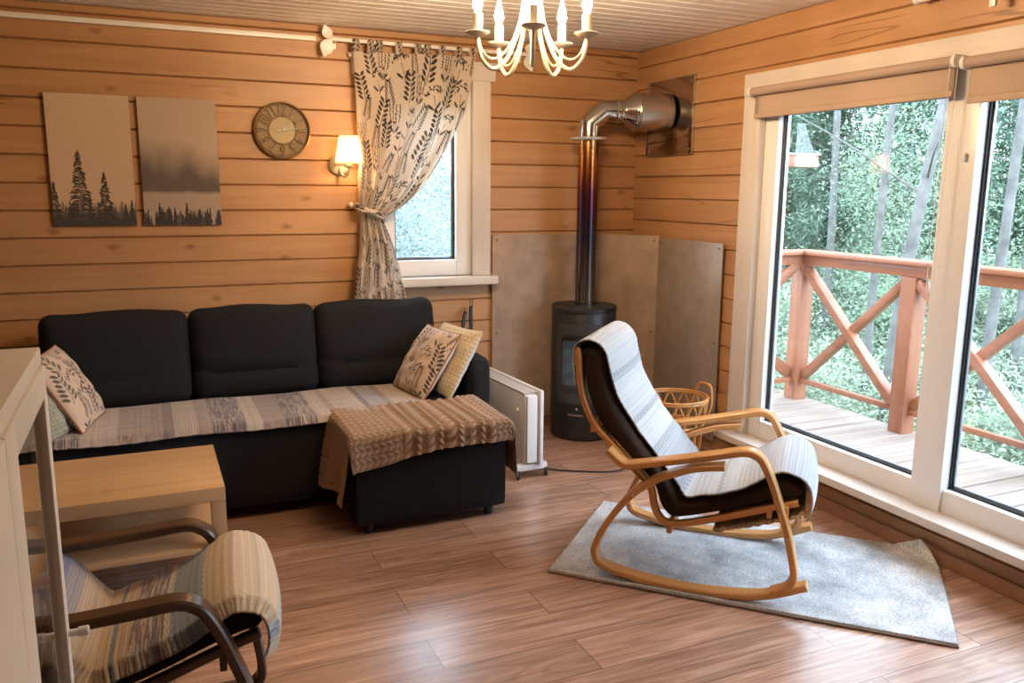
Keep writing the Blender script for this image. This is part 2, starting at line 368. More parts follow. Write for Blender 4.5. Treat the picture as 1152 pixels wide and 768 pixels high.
log_wall('wall_rear', 'x', YR, 1, XL - .05, X0 + .05, zb, [], M_LOGX, jit=8)
bm = BM(); box(bm, (XL - .2, YR - .2, -.12), (X0 + .16, W + .16, 0), 0); struct('floor', bm, M_FLOOR, False)
bm = BM()
y = YR - .04; bw = .093                                   # tongue and groove boards running along x
while y < W + .04:
    y1 = y + bw
    box(bm, (XL - .04, y + .0012, CEIL), (X0 + .04, y1 - .0012, CEIL + .02), .005, seg=1); y += bw
box(bm, (XL - .2, YR - .2, CEIL + .016), (X0 + .2, W + .2, CEIL + .16), 0)
struct('ceiling', bm, M_CEIL, False)
# baseboards
bm = BM(); box(bm, (1.62, W - .018, 0), (X0, W, .062), .006); struct('baseboard_back', bm, wood('baseboard_wood_x', (.20, .09, .045), (.29, .14, .075), 'x', .4, .7))
bm = BM(); box(bm, (X0 - .022, YR, 0), (X0, 3.69, .062), .006); struct('baseboard_right', bm, wood('baseboard_wood_y', (.23, .11, .06), (.33, .17, .10), 'y', .4, .7))

# ------------------------------------------------------------------ window in the sofa wall
def window_unit(n, axis, pos, out, a0, a1, z0, z1, panes, fw, mull=(), label=''):
    """PVC frame with panes; out = +1 outward along the axis normal"""
    root = thing(f'window_{n}', label, None, (0, 0, 0)); root['kind'] = 'structure'
    def B(bm, al, ah, dl, dh, zl, zh, bev=.006):
        d0, d1 = pos + out * dl, pos + out * dh; d0, d1 = min(d0, d1), max(d0, d1)
        if axis == 'x': box(bm, (al, d0, zl), (ah, d1, zh), bev)
        else: box(bm, (d0, al, zl), (d1, ah, zh), bev)
    bm = BM()
    B(bm, a0, a0 + fw, .02, .10, z0, z1); B(bm, a1 - fw, a1, .02, .10, z0, z1)
    B(bm, a0 + fw, a1 - fw, .0205, .0995, z0, z0 + fw); B(bm, a0 + fw, a1 - fw, .0205, .0995, z1 - fw, z1)
    for c, w in mull: B(bm, c - w / 2, c + w / 2, .005, .0985, z0 + .001, z1 - .001)
    fin('window_frame', bm, M_PVC, root)
    for (pl, ph) in panes:
        bm = BM(); g = .009
        for (al, ah, zl, zh) in ((pl, pl + g, z0 + fw, z1 - fw), (ph - g, ph, z0 + fw, z1 - fw), (pl, ph, z0 + fw, z0 + fw + g), (pl, ph, z1 - fw - g, z1 - fw)):
            B(bm, al, ah, .052, .06, zl, zh, .001)
        fin('gasket', bm, M_GASKET, root)
        bm = BM(); g = .018
        for (al, ah, zl, zh) in ((pl, pl + g, z0 + fw, z1 - fw), (ph - g, ph, z0 + fw, z1 - fw), (pl, ph, z0 + fw, z0 + fw + g), (pl, ph, z1 - fw - g, z1 - fw)):
            B(bm, al, ah, .064, .074, zl, zh, .001)
        fin('spacer', bm, M_SPACER, root)
        bm = BM(); B(bm, pl, ph, .060, .064, z0 + fw, z1 - fw, 0); fin('pane', bm, M_GLASS, root, smooth=False)
    return root
w1 = window_unit(1, 'x', W, 1, 1.235, 1.80, .99, 2.09, [(1.33, 1.705)], .095, label='small white framed window half covered by the printed curtain')
bm = BM()
box(bm, (1.115, W - .026, .99), (1.235, W + .02, 2.12), .006); box(bm, (1.795, W - .026, .99), (1.907, W + .02, 2.12), .006)
struct('trim_1', bm, M_WHITEWOODZ)
bm = BM(); box(bm, (1.09, W - .034, 2.11), (1.935, W, 2.205), .01)
box(bm, (1.075, W - .04, 2.195), (1.95, W, 2.215), .004); struct('trim_2', bm, M_WHITEWOODX)
bm = BM(); box(bm, (1.09, W - .10, .942), (1.93, W + .03, .99), .006); struct('trim_3', bm, M_WHITEWOODX)

# ------------------------------------------------------------------ big window to the deck
w2 = window_unit(2, 'y', X0, 1, .70, 3.47, .20, 1.99, [(2.3975, 3.37), (.80, 2.2525)], .10, [(2.325, .145)], label='wide white framed window overlooking the wooden deck')
bm = BM(); box(bm, (X0 + .004, 2.352, 1.20), (X0 + .02, 2.372, 1.215), .003); 
for z in (1.62,): box(bm, (X0 - .012, 2.285, z), (X0 + .006, 2.30, z + .03), .003)
fin('window_latch', bm, M_WHITE, w2)
bm = BM()
box(bm, (X0 - .025, 3.46, .205), (X0 + .02, 3.59, 2.085), .006); box(bm, (X0 - .025, .58, .205), (X0 + .02, .71, 2.085), .006)
struct('trim_4', bm, M_WHITEWOODZ)
bm = BM(); box(bm, (X0 - .028, .58, 1.975), (X0 + .02, 3.592, 2.088), .006); struct('trim_5', bm, M_WHITEWOODY)
bm = BM(); box(bm, (X0 - .10, .55, .168), (X0 + .03, 3.60, .206), .007); struct('trim_6', bm, M_WHITEWOODY)

# ------------------------------------------------------------------ fire board behind the stove (three panels)
def panel(name, p0, p1, z0, z1, t, m, label):
    p0, p1 = Vector((p0[0], p0[1], 0)), Vector((p1[0], p1[1], 0)); d = (p1 - p0); L_ = d.length; a = math.atan2(d.y, d.x)
    root = thing(name, label, 'fire board', ((p0.x + p1.x) / 2, (p0.y + p1.y) / 2, z0), a)
    bm = BM(); box(bm, (-L_ / 2, -t / 2, 0), (L_ / 2, t / 2, z1 - z0), .002); fin('board', bm, m, root)
    for sx in (-1, 1):
        for zz in (.03, .56, z1 - z0 - .03):
            bm = BM(); lathe(bm, [(0, -.001), (.006, -.001), (.004, .003), (0, .004)], 10, (sx * (L_ / 2 - .03), -t / 2, zz), Matrix.Rotation(PI / 2, 4, 'X'))
            fin('screw', bm, M_BLACKIRON, root)
    return root
M_BOARD2 = plain('grey_galvanised_board', (.34, .285, .235), .33, .25, .02, 40, var=.12)
panel('fire_board', (1.918, W - .022), (2.575, W - .022), .07, 1.228, .012, M_BOARD, 'grey-brown fire board on the back wall left of the flue pipe')
panel('fire_board', (2.582, W - .030), (X0 - .020, 4.325), .07, 1.226, .012, M_BOARD, 'grey-brown fire board set diagonally across the corner behind the stove')
panel('fire_board', (X0 - .024, 4.318), (X0 - .024, 3.695), .10, 1.218, .010, M_BOARD2, 'sheeny grey fire board on the window wall beside the rattan basket')

# ------------------------------------------------------------------ painted cloth patterns
def ellipse(img, cy, cx, a, b, ang, col, al=1.0):
    H, Wd = img.shape[:2]; r = max(a, b) + 1
    y0, y1, x0, x1 = int(max(0, cy - r)), int(min(H, cy + r + 2)), int(max(0, cx - r)), int(min(Wd, cx + r + 2))
    if y0 >= y1 or x0 >= x1: return
    yy, xx = np.mgrid[y0:y1, x0:x1]; dx, dy = xx - cx, yy - cy; c, s = math.cos(ang), math.sin(ang)
    d = ((dx * c + dy * s) / max(a, .45)) ** 2 + ((-dx * s + dy * c) / max(b, .45)) ** 2
    k = (np.clip(1.35 - d, 0, .5) / .5 * al)[..., None]
    img[y0:y1, x0:x1] = img[y0:y1, x0:x1] * (1 - k) + np.array(col) * k
def stroke(img, pts, w, col):
    for (y0, x0), (y1, x1) in zip(pts, pts[1:]):
        n = int(max(abs(y1 - y0), abs(x1 - x0)) * 1.5) + 1
        for k in range(n + 1): t = k / n; ellipse(img, y0 + (y1 - y0) * t, x0 + (x1 - x0) * t, w, w, 0, col)
INK = [(.045, .033, .03), (.06, .05, .05), (.085, .085, .075), (.05, .04, .045)]
def sprig(img, cy, cx, h, kind, ang, r):
    """one printed herb: kind 0 broad leaves, 1 flower spikes, 2 umbel, 3 fern"""
    ink = INK[r.integers(len(INK))]; ca, sa = math.cos(ang), math.sin(ang)
    T = lambda u, v: (cy + (-v * ca + u * sa) * h, cx + (u * ca + v * sa) * h)
    E_ = lambda u, v, a, b, g, c=ink: ellipse(img, *T(u, v), a * h, b * h, g + ang, c)
    if kind == 0:
        stroke(img, [T(0, -.5), T(.04, 0), T(-.02, .5)], .014 * h, ink)
        for v in np.linspace(-.35, .5, 6):
            for s in (-1, 1):
                E_(s * (.16 - .08 * v), v + .05, .12, .052, -s * .7)
    elif kind == 1:
        for u in (-.22, -.08, .07, .22):
            stroke(img, [T(u * .15, -.5), T(u * .8, -.05), T(u, .48)], .008 * h, ink)
            for v in np.linspace(-.08, .5, 9): E_(u * (.85 + .3 * v) + .022 * r.normal(), v, .03, .024, r.random() * 3)
        for s in (-1, 1): E_(s * .12, -.35, .12, .04, -s * .9)
        E_(.0, -.12, .05, .045, 0, (.26, .07, .05))
    elif kind == 2:
        stroke(img, [T(.05, -.5), T(0, .1)], .012 * h, ink)
        for k in range(26):
            a = r.random() * PI; q = .13 + .2 * r.random(); E_(q * math.cos(a) * 1.1, .16 + q * math.sin(a), .036, .03, r.random() * 3, INK[2] if k % 2 else ink)
        for s in (-1, 1): E_(s * .15, -.25, .15, .045, -s * .8)
    else:
        stroke(img, [T(0, -.5), T(.05, .5)], .011 * h, ink)
        for v in np.linspace(-.3, .48, 9):
            for s in (-1, 1): E_(s * (.13 - .12 * v), v + .05, .095, .024, -s * .9)
        E_(.0, .5, .04, .06, 0)
def botanical(H, Wd, px, seed, base=(.60, .50, .415), size=.14):
    """cream cotton printed with dark herbs; px = metres per sample"""
    r = np.random.default_rng(seed); img = np.ones((H, Wd, 3)) * np.array(base)
    img *= (.96 + .08 * noise2(H, Wd, 9, seed))[..., None]
    s = size / px; row = 0; y = s * .3; kinds = 0
    while y < H + s * .5:
        x = s * (.30 if row % 2 else .58)
        while x < Wd + s * .3:
            sprig(img, y + r.normal() * .08 * s, x + r.normal() * .06 * s, s * r.uniform(.8, 1.0), kinds % 4, r.uniform(-.3, .3), r)
            kinds += 1 + (r.random() < .3); x += s * .66
        y += s * .86; row += 1
    for k in range(int(H * Wd * px * px * 40)):
        yy, xx = r.random() * H, r.random() * Wd
        stroke(img, [(yy, xx), (yy + r.normal() * .1 * s, xx + r.normal() * .12 * s)], .4, (.30, .25, .21))
    return img
def rag(n, m, bands, seed, speck=.16):
    """rag weave: n rows along the length, m across; bands = (length fraction, colour, kind)"""
    r = np.random.default_rng(seed); out = np.zeros((n, m, 3)); tot = sum(b[0] for b in bands); p = 0
    for f, c, k in bands:
        q = p + f / tot * n; i0, i1 = int(round(p)), int(round(q)); p = q
        for i in range(i0, min(n, i1)):
            c0 = np.array(c) * (1 + speck * .5 * r.normal())
            out[i] = c0
            if k == 'mix':                       # broken coloured wefts
                st = 0
                while st < m:
                    ln = int(r.integers(4, 22)); cc = [np.array(c), np.array((.11, .085, .085)), np.array((.42, .36, .31)), np.array((.17, .16, .2))][r.integers(4)]
                    out[i, st:st + ln] = cc; st += ln
            elif k == 'dash':
                ph = r.integers(0, 6); out[i, (np.arange(m) + ph + 3 * (i % 2)) % 9 < 4] = np.array(c) * .62
            elif k == 'stripe' and i % 3 == 0: out[i] = c0 * .72
    return np.clip(out * (1 + speck * (r.random((n, m)) - .5))[..., None], 0, 1)

# ------------------------------------------------------------------ wall: rail, curtain rod, curtain, pictures, clock, sconce
bm = BM(); box(bm, (XL + .02, W - .034, 2.262), (.905, W - .004, 2.287), .005)
tag(fin('wall_rail', bm, M_WHITE), 'long slim white rail along the log wall above the two canvas pictures', 'rail')
rod = thing('curtain_rod', 'white curtain rod with leaf finials above the small window', 'curtain rod', (1.4, W - .07, 2.272))
bm = BM(); tube(bm, [(-.43, 0, 0), (.72, 0, 0)], .011, 12); fin('pole', bm, M_WHITE, rod)
def leaf_bm(c, ang, L_, wd, tilt=0):
    bm = BM(); n = 9; rings = []
    t = BM()
    for i in range(n):
        u = i / (n - 1); hw = wd * math.sin(PI * u ** .8) * .5 + .0005
        rings.append([Vector((u * L_, -.003 + .012 * math.sin(PI * u), hw)), Vector((u * L_, .003 + .012 * math.sin(PI * u) - .004, 0)), Vector((u * L_, -.003 + .012 * math.sin(PI * u), -hw)), Vector((u * L_, -.007 + .012 * math.sin(PI * u), 0))])
    ring_sweep(t, rings)
    bmesh.ops.transform(t, matrix=Matrix.Translation(c) @ Matrix.Rotation(ang, 4, 'Y') @ Matrix.Rotation(tilt, 4, 'X'), verts=t.verts); merge(bm, t); return bm
for s in (-1, 1):
    x = -.43 if s < 0 else .72
    bm = leaf_bm((x, 0, .0), -PI * .62 if s < 0 else -PI * .38, .075, .056)
    fin('leaf_finial', bm, M_WHITE, rod)
    fin('leaf_finial', leaf_bm((x, -.004, 0), PI * .42 if s > 0 else PI * .62, .10, .072), M_WHITE, rod)
for x in (-.40, .69):
    bm = BM(); tube(bm, [(x, 0, -.004), (x, .035, -.012), (x, .068, -.01)], .007, 8); box(bm, (x - .014, .060, -.04), (x + .014, .069, .025), .003)
    fin('bracket', bm, M_WHITE, rod)
# curtain
NS, NT = 300, 380
def path(pts, n):
    P = np.array(pts, float); d = np.r_[0, np.cumsum(np.linalg.norm(np.diff(P, axis=0), axis=1))]; t = np.linspace(0, d[-1], n)
    return np.stack([np.interp(t, d, P[:, k]) for k in range(P.shape[1])], -1)
def smooth_path(pts, n): return path([tuple(v) for v in catmull([(p[0], p[1], 0) for p in pts], 12)], n)[:, :2]
nu, nl = 240, 140
Lp = smooth_path([(1.090, 2.215), (1.098, 1.95), (1.105, 1.65), (1.112, 1.45), (1.118, 1.385)], nu); Rp = smooth_path([(1.785, 2.235), (1.765, 2.10), (1.715, 1.92), (1.60, 1.71), (1.45, 1.50), (1.33, 1.40), (1.225, 1.335)], nu)
Ll = smooth_path([(1.118, 1.385), (1.092, 1.20), (1.062, 1.0), (1.040, .79)], nl); Rl = smooth_path([(1.225, 1.335), (1.265, 1.18), (1.31, 1.03), (1.345, .86)], nl)
Lp = np.vstack([Lp, Ll[1:]]); Rp = np.vstack([Rp, Rl[1:]]); NTt = len(Lp)
s = np.linspace(0, 1, NS)[None, :]; tt = np.linspace(0, 1, NTt)[:, None]; tie = nu / NTt
sw = s + .012 * np.sin(2 * PI * 3 * s) * (1 - s) * s * 4
X = Lp[:, None, 0] * (1 - sw) + Rp[:, None, 0] * sw; Z = Lp[:, None, 1] * (1 - sw) + Rp[:, None, 1] * sw
Z = Z - .018 * np.sin(PI * s) * smoothstep(0, .06, tt) * (tt < tie)
ff = 4.3; ph = 2 * PI * ff * (s ** .92) + .6 * np.sin(5 * tt)
amp = .010 + .018 * smoothstep(.1, .85, tt / tie) - .014 * np.exp(-((tt - tie) / .05) ** 2) - .010 * smoothstep(tie, 1, tt)
Y = W - .075 - .014 * np.sin(PI * s) - amp * np.sin(ph) - .028 * s * smoothstep(.3, 1, tt / tie) * (1 - smoothstep(tie + .02, tie + .3, tt))
Y = np.minimum(Y, W - .042) - .062 * smoothstep(tie, tie + .14, tt)
big = botanical(560, 320, .0027, 11, (.70, .60, .50), .165)
col = big[np.linspace(0, 559, NTt).astype(int)][:, np.linspace(0, 319, NS).astype(int)]
cur = thing('curtain', 'cream curtain printed with dark herbs, tied back beside the small window', 'curtain', (1.4, W - .07, 2.26))
grid('fabric', np.stack([X - 1.4, Y - (W - .07), Z - 2.26], -1), M_CURTAIN, cur, col)
for k, sx in enumerate((.02, .135, .20, .36, .52, .60, .72, .86, .975)):
    x = 1.09 + (1.785 - 1.09) * sx; n = 26; th = np.linspace(0, 1, n)
    # up the front, over the rod, down the back
    pp = []
    for u in th:
        if u < .35: pp.append((-.0135, -.052 + .052 * u / .35))
        elif u < .65: a = PI * (u - .35) / .3; pp.append((-.0135 * math.cos(a), .0135 * math.sin(a) + .0))
        else: pp.append((.0135, -.052 * (u - .65) / .35))
    w_ = np.linspace(-.019, .019, 10); z0 = 2.272 - 2.26
    P = np.array([[(x - 1.4 + a + .003 * math.sin(k), q[0], z0 + q[1]) for a in w_] for q in pp])
    c = botanical(26, 24, .0042, 40 + k, size=.10)[:, 7:17]
    grid('tab', P, M_CURTAIN, cur, c)
# tie band around the gathered cloth
n = 60; th = np.linspace(0, 1, n); cen = np.array([1.168, 1.362])
P = []
for u in np.linspace(0, 2 * PI, 70):
    cx, cy, cz = 1.160 + .083 * math.cos(u), W - .092 - .052 * math.sin(u), 1.372 - .030 * math.cos(u) - .006 * math.sin(u)
    P.append([(cx - 1.4, min(cy, W - .03) - (W - .07), cz + v * (.020) - 2.26) for v in np.linspace(-1, 1, 9)])
grid('tieback', np.array(P), M_CLOTH, cur, botanical(70, 24, .006, 77, size=.06)[:, 4:13], thick=.003)
hk = thing('tieback_hook', 'small white tieback hook on the log wall left of the curtain', 'hook', (1.062, W - .03, 1.408))
bm = BM(); lathe(bm, [(0, -.012), (.012, -.010), (.016, 0), (.012, .012), (0, .014)], 16, (0, -.022, 0)); fin('knob', bm, M_WHITE, hk)
bm = BM(); tube(bm, [(0, -.015, 0), (0, .024, 0)], .006, 8); fin('pin', bm, M_WHITE, hk)

def canvas(x0, x1, z0, z1, paintfn, label):
    root = thing('canvas_picture', label, 'picture', ((x0 + x1) / 2, W - .002, (z0 + z1) / 2), 0, 'canvas pictures on the log wall')
    w, h = x1 - x0, z1 - z0
    bm = BM(); box(bm, (-w / 2, -.020, -h / 2), (w / 2, 0, h / 2), .003); fin('stretcher', bm, plain('canvas_edge', (.24, .2, .17), .85), root)
    n, m = 230, 150; u = np.linspace(-w / 2 + .001, w / 2 - .001, m); v = np.linspace(h / 2 - .001, -h / 2 + .001, n)
    P = np.stack([np.broadcast_to(u[None], (n, m)), np.full((n, m), -.0207), np.broadcast_to(v[:, None], (n, m))], -1)
    grid('print', P, M_PRINT, root, paintfn(n, m)); return root
def pine(img, base, x, h, col, r, wide=.22):
    stroke(img, [(base, x), (base - h, x)], .8, col)
    n = int(h / 3.2)
    for k in range(n):
        f = k / n; y = base - h * (.12 + .86 * (1 - f)); L_ = h * wide * (.08 + .92 * f) * r.uniform(.5, 1.1)
        for sgn in (-1, 1):
            if r.random() < .12: continue
            stroke(img, [(y, x), (y - 1.5 + r.normal(), x + sgn * L_ * .6), (y + 1.5 + r.normal(), x + sgn * L_)], .9, col)
            for q in range(2): ellipse(img, y + r.normal() * 1.2, x + sgn * L_ * r.uniform(.3, .9), L_ * .2 + .6, 1.1, 0, col, .8)
def art_pines(n, m):
    r = np.random.default_rng(3); img = np.zeros((n, m, 3)); g = np.linspace(0, 1, n)[:, None, None]
    img[:] = np.array((.56, .42, .295)) * (1 - g) + np.array((.52, .36, .235)) * g
    far, mid, near = (.22, .16, .115), (.105, .085, .07), (.045, .04, .037)
    for k in range(22): pine(img, n, r.uniform(0, m), r.uniform(22, 48), far, r, .2)
    fog = smoothstep(.80, .97, np.linspace(0, 1, n))[:, None, None]; img = img * (1 - fog) + np.array(mid) * fog
    for k in range(16): pine(img, n, r.uniform(0, m), r.uniform(20, 42), mid, r, .2)
    for x, h in ((4, 80), (50, 136), (94, 98), (30, 44), (66, 54), (142, 46), (130, 40)): pine(img, n + 2, x, h, near, r, .2)
    k = smoothstep(.86, 1.0, np.linspace(0, 1, n))[:, None, None]; return np.clip(img * (1 - k) + np.array((.05, .047, .045)) * k, 0, 1)
def art_fog(n, m):
    r = np.random.default_rng(5); y = np.linspace(0, 1, n)[:, None]; x = np.linspace(0, 1, m)[None]
    nz = noise2(n, m, 5, 3) * .6 + noise2(n, m, 12, 4) * .4
    top = np.array((.44, .34, .26)); dark = np.array((.075, .06, .058)); img = np.ones((n, m, 3)) * top
    k = np.clip(smoothstep(.30, .62, y + .12 * (nz - .5) - .10 * (x - .3)) * (1 - smoothstep(.72, .78, y + .03 * (nz - .5))), 0, 1)[..., None]
    img = img * (1 - .88 * k) + dark * .88 * k
    b = smoothstep(.72, .78, y)[..., None] * np.ones((1, m, 1)); img = img * (1 - b) + np.array((.36, .27, .21)) * b
    for q in range(70): pine(img, n + 2, r.uniform(0, m), r.uniform(14, 30), (.10, .08, .07), r, .16)
    for q in range(46): pine(img, n + 2, r.uniform(0, m), r.uniform(14, 34), (.05, .042, .04), r, .16)
    pine(img, n + 2, 30, 42, (.045, .04, .038), r, .18); pine(img, n + 2, 82, 42, (.045, .04, .038), r, .18); return np.clip(img, 0, 1)
canvas(-.3925, -.022, 1.305, 1.937, art_pines, 'left canvas picture, tall dark pines in pale beige mist')
canvas(.012, .384, 1.305, 1.937, art_fog, 'right canvas picture, dark fog bank over a low row of treetops')

# wall clock
ck = thing('wall_clock', 'round wall clock with open numerals between the pictures and the sconce', 'clock', (.7125, W - .004, 1.797))
RX = Matrix.Rotation(PI / 2, 4, 'X')                     # lathe axis towards the room (-y)
M_CKWOOD = wood('clock_face_wood', (.50, .35, .19), (.60, .44, .26), 'z', .5, 1.2, 0, bump=.02)
M_CKRIM = plain('clock_brass_rim', (.42, .26, .11), .3, .7); M_CKDARK = plain('clock_bronze', (.10, .055, .028), .4, .5)
bm = BM(); lathe(bm, [(0, 0), (.139, 0), (.139, .006), (0, .006)], 64, (0, 0, 0), RX); fin('dial', bm, plain('clock_back_tan', (.36, .215, .105), .6, 0, .05, 60, var=.15), ck)
bm = BM(); lathe(bm, [(.139, 0), (.147, 0), (.149, .012), (.147, .026), (.141, .030), (.137, .026), (.136, .006)], 64, (0, 0, 0), RX); fin('rim', bm, M_CKRIM, ck)
bm = BM(); lathe(bm, [(0, .006), (.068, .006), (.067, .011), (0, .012)], 48, (0, 0, 0), RX); fin('centre_disc', bm, M_CKWOOD, ck)
for r_ in (.074, .131):
    bm = BM(); tube(bm, [(r_ * math.cos(a), -.009, r_ * math.sin(a)) for a in np.linspace(0, 2 * PI, 65)[:-1]], .0016, 6, 0, True); fin('numeral_ring', bm, M_CKDARK, ck)
for h in range(1, 13):
    a = PI / 2 - h * PI / 6
    cu = bpy.data.curves.new('numeral', 'FONT'); cu.body = str(h); cu.size = .074; cu.extrude = .003; cu.align_x = 'CENTER'; cu.align_y = 'CENTER'
    ob = bpy.data.objects.new('numeral', cu); C.objects.link(ob); dg = bpy.context.evaluated_depsgraph_get(); dg.update()
    me = bpy.data.meshes.new_from_object(ob.evaluated_get(dg)); bpy.data.objects.remove(ob)
    me.transform(Matrix.Translation((0, -.011, 0)) @ Matrix.Rotation(-(a - PI / 2), 4, 'Y') @ Matrix.Translation((0, 0, .1025)) @ Matrix.Scale(.70, 4, (1, 0, 0)) @ Matrix.Scale(1.1, 4, (0, 0, 1)) @ Matrix.Rotation(PI / 2, 4, 'X'))
    link('numeral', me, M_CKDARK, ck)
def hand(a, L_, back, w, y, nm):
    bm = BM(); d = Vector((math.sin(a), 0, math.cos(a))); n_ = Vector((math.cos(a), 0, -math.sin(a)))
    rings = []
    for u, ww in ((-back, w * .7), (-back * .6, w), (0, w * .8), (L_ * .35, w), (L_ * .8, w * .5), (L_, .0006)):
        p = d * u + Vector((0, y, 0)); rings.append([p + n_ * ww / 2, p + Vector((0, -.0025, 0)), p - n_ * ww / 2, p + Vector((0, .001, 0))])
    ring_sweep(bm, rings); fin(nm, bm, M_WHITE, ck)
hand(math.radians(40), .075, .02, .008, -.017, 'hour_hand'); hand(math.radians(83), .118, .032, .009, -.021, 'minute_hand')
bm = BM(); lathe(bm, [(0, .011), (.006, .011), (.005, .023), (0, .024)], 16, (0, 0, 0), RX); fin('hub', bm, M_CKRIM, ck)
bm = BM(); lathe(bm, [(0, .0285), (.1375, .0285), (.1375, .0300), (0, .0300)], 64, (0, 0, 0), RX); fin('glass_cover', bm, M_GLASS, ck, smooth=False)

# wall sconce
sc = thing('wall_sconce', 'lit white wall sconce with a pleated cream shade beside the curtain', 'lamp', (1.012, W, 1.615))
M_SHADE = None
m, nt, b = mat('translucent_shade_fabric'); b.inputs['Base Color'].default_value = (.85, .74, .56, 1); b.inputs['Roughness'].default_value = .9
t_ = nd(nt, 'ShaderNodeBsdfTranslucent'); t_.inputs['Color'].default_value = (.9, .74, .52, 1); mx = nd(nt, 'ShaderNodeMixShader', i_0=.42)
nt.links.new(b.outputs[0], mx.inputs[1]); nt.links.new(t_.outputs[0], mx.inputs[2]); nt.links.new(mx.outputs[0], nt.nodes['Material Output'].inputs['Surface']); M_SHADE = m
bm = BM(); lathe(bm, [(0, 0), (.056, 0), (.056, .008), (.046, .016), (.02, .022), (0, .023)], 40, (0, -.002, .01), RX); fin('wall_plate', bm, M_IVORY, sc)
bm = BM(); tube(bm, [(0, -.018, .0), (.004, -.055, -.04), (.012, -.095, -.055), (.026, -.122, -.035), (.03, -.125, -.002)], .0065, 10, 8); fin('arm', bm, M_IVORY, sc)
bm = BM(); lathe(bm, [(0, -.006), (.012, -.006), (.024, 0), (.027, .008), (.016, .010), (.014, .04), (0, .04)], 24, (.03, -.125, -.004)); fin('candle_cup', bm, M_IVORY, sc)
bm = BM(); lathe(bm, [(0, 0), (.009, .002), (.015, .022), (.013, .045), (.006, .068), (0, .076)], 16, (.03, -.125, .036)); fin('bulb', bm, M_BULB2, sc)
bm = BM(); rings = []
for u in np.linspace(0, 1, 10):
    r_ = .074 + (.050 - .074) * u; rings.append([(Vector((.03, -.125, .018 + .142 * u)) + Vector((math.cos(a), math.sin(a), 0)) * r_ * (1 + .012 * math.cos(a * 40))) for a in np.linspace(0, 2 * PI, 161)[:-1]])
ring_sweep(bm, rings, caps=False); fin('lamp_shade', bm, M_SHADE, sc)
for z_, r_ in ((.018, .0745), (.160, .0505)):
    bm = BM(); tube(bm, [(.03 + r_ * math.cos(a), -.125 + r_ * math.sin(a), z_) for a in np.linspace(0, 2 * PI, 41)[:-1]], .002, 6, 0, True); fin('shade_trim', bm, M_IVORY, sc)

# ------------------------------------------------------------------ chandelier
cx, cy = 1.315, 2.82
ch = thing('chandelier', 'ivory five-armed chandelier with lit candle bulbs', 'chandelier', (cx, cy, 2.03))
phi0 = math.atan2(-cy, -cx)
bm = BM(); lathe(bm, [(0, .322), (.062, .322), (.058, .300), (.03, .285), (.012, .275), (.011, .10), (.020, .085), (.034, .07), (.036, .05), (.022, .03), (.010, .02), (.006, -.01), (0, -.012)], 28)
fin('stem', bm, M_IVORY, ch)
for k in range(5):
    a = phi0 + .03 + k * 2 * PI / 5; d = Vector((math.cos(a), math.sin(a), 0))
    for (nm, pts, r_) in (('arm', [(.022, .20), (.03, .12), (.052, .02), (.093, -.075), (.142, -.112), (.183, -.082), (.2, -.03), (.2, .0)], .0075), ('scroll', [(.018, .20), (.034, .10), (.066, .0), (.11, -.062), (.15, -.078), (.182, -.055), (.198, -.012)], .0042)):
        bm = BM(); tube(bm, [d * p[0] + Vector((0, 0, p[1])) for p in pts], r_, 10, 8); fin(nm, bm, M_IVORY, ch)
    c = d * .2
    bm = BM(); lathe(bm, [(0, -.008), (.012, -.007), (.038, .002), (.043, .008), (.042, .010), (.018, .004), (0, .004)], 28, c); fin('drip_pan', bm, M_IVORY, ch)
    bm = BM(); lathe(bm, [(0, .0), (.0165, .0), (.0165, .066), (.012, .070), (0, .070)], 20, c + Vector((0, 0, .004))); fin('candle_tube', bm, M_IVORY, ch)
    bm = BM(); lathe(bm, [(0, 0), (.009, .002), (.0165, .024), (.0145, .045), (.008, .070), (.003, .092), (0, .10)], 16, c + Vector((0, 0, .074))); fin('bulb', bm, M_BULB, ch)

# ------------------------------------------------------------------ stove, flue, wall plate
sx, sy = 2.432, 4.415; fa = math.atan2(-sy, -sx)          # faces the room
st = thing('wood_stove', 'black cylindrical wood stove with a glass door in the corner', 'stove', (sx, sy, 0), fa + PI / 2 - .145)   # local -y faces the room
bm = BM(); lathe(bm, [(0, 0), (.178, 0), (.184, .012), (.193, .016), (.195, .024), (.195, .772), (.193, .776), (.193, .782), (.198, .785), (.198, .806), (.192, .813), (.08, .816), (0, .816)], 72); fin('body', bm, M_BLACKIRON, st)
def curved_panel(bm, r0, r1, a0, a1, z0, z1, corner=.02, n=24, m=14):
    """a rounded rectangular plate bent around the stove (angle measured from -y)"""
    R_ = (r0 + r1) / 2; hw, hh = (a1 - a0) / 2 * R_, (z1 - z0) / 2; ac, zc = (a0 + a1) / 2, (z0 + z1) / 2; out = []
    for k in range(4):
        cxq = (hw - corner) * (1, -1, -1, 1)[k]; czq = (hh - corner) * (1, 1, -1, -1)[k]
        for q in range(7):
            t = k * PI / 2 + q / 6 * PI / 2; out.append((cxq + corner * math.cos(t), czq + corner * math.sin(t)))
    dense = []
    for i, p in enumerate(out):
        q = out[(i + 1) % len(out)]; nseg = max(1, int(abs(q[0] - p[0]) / .012))
        for k in range(nseg): dense.append((p[0] + (q[0] - p[0]) * k / nseg, p[1] + (q[1] - p[1]) * k / nseg))
    pos = lambda u, v, r: Vector((r * math.sin(ac + u / R_), -r * math.cos(ac + u / R_), zc + v))
    # fill by columns: rings shrinking towards the centre line keep the curve
    rings = [[pos(u, v, r0) for u, v in dense], [pos(u, v, r1 - .002) for u, v in dense], [pos(u * .985, v * .99, r1) for u, v in dense]]
    for f in (.8, .6, .4, .2, .02): rings.append([pos(u * f, v * f, r1) for u, v in dense])
    ring_sweep(bm, rings)
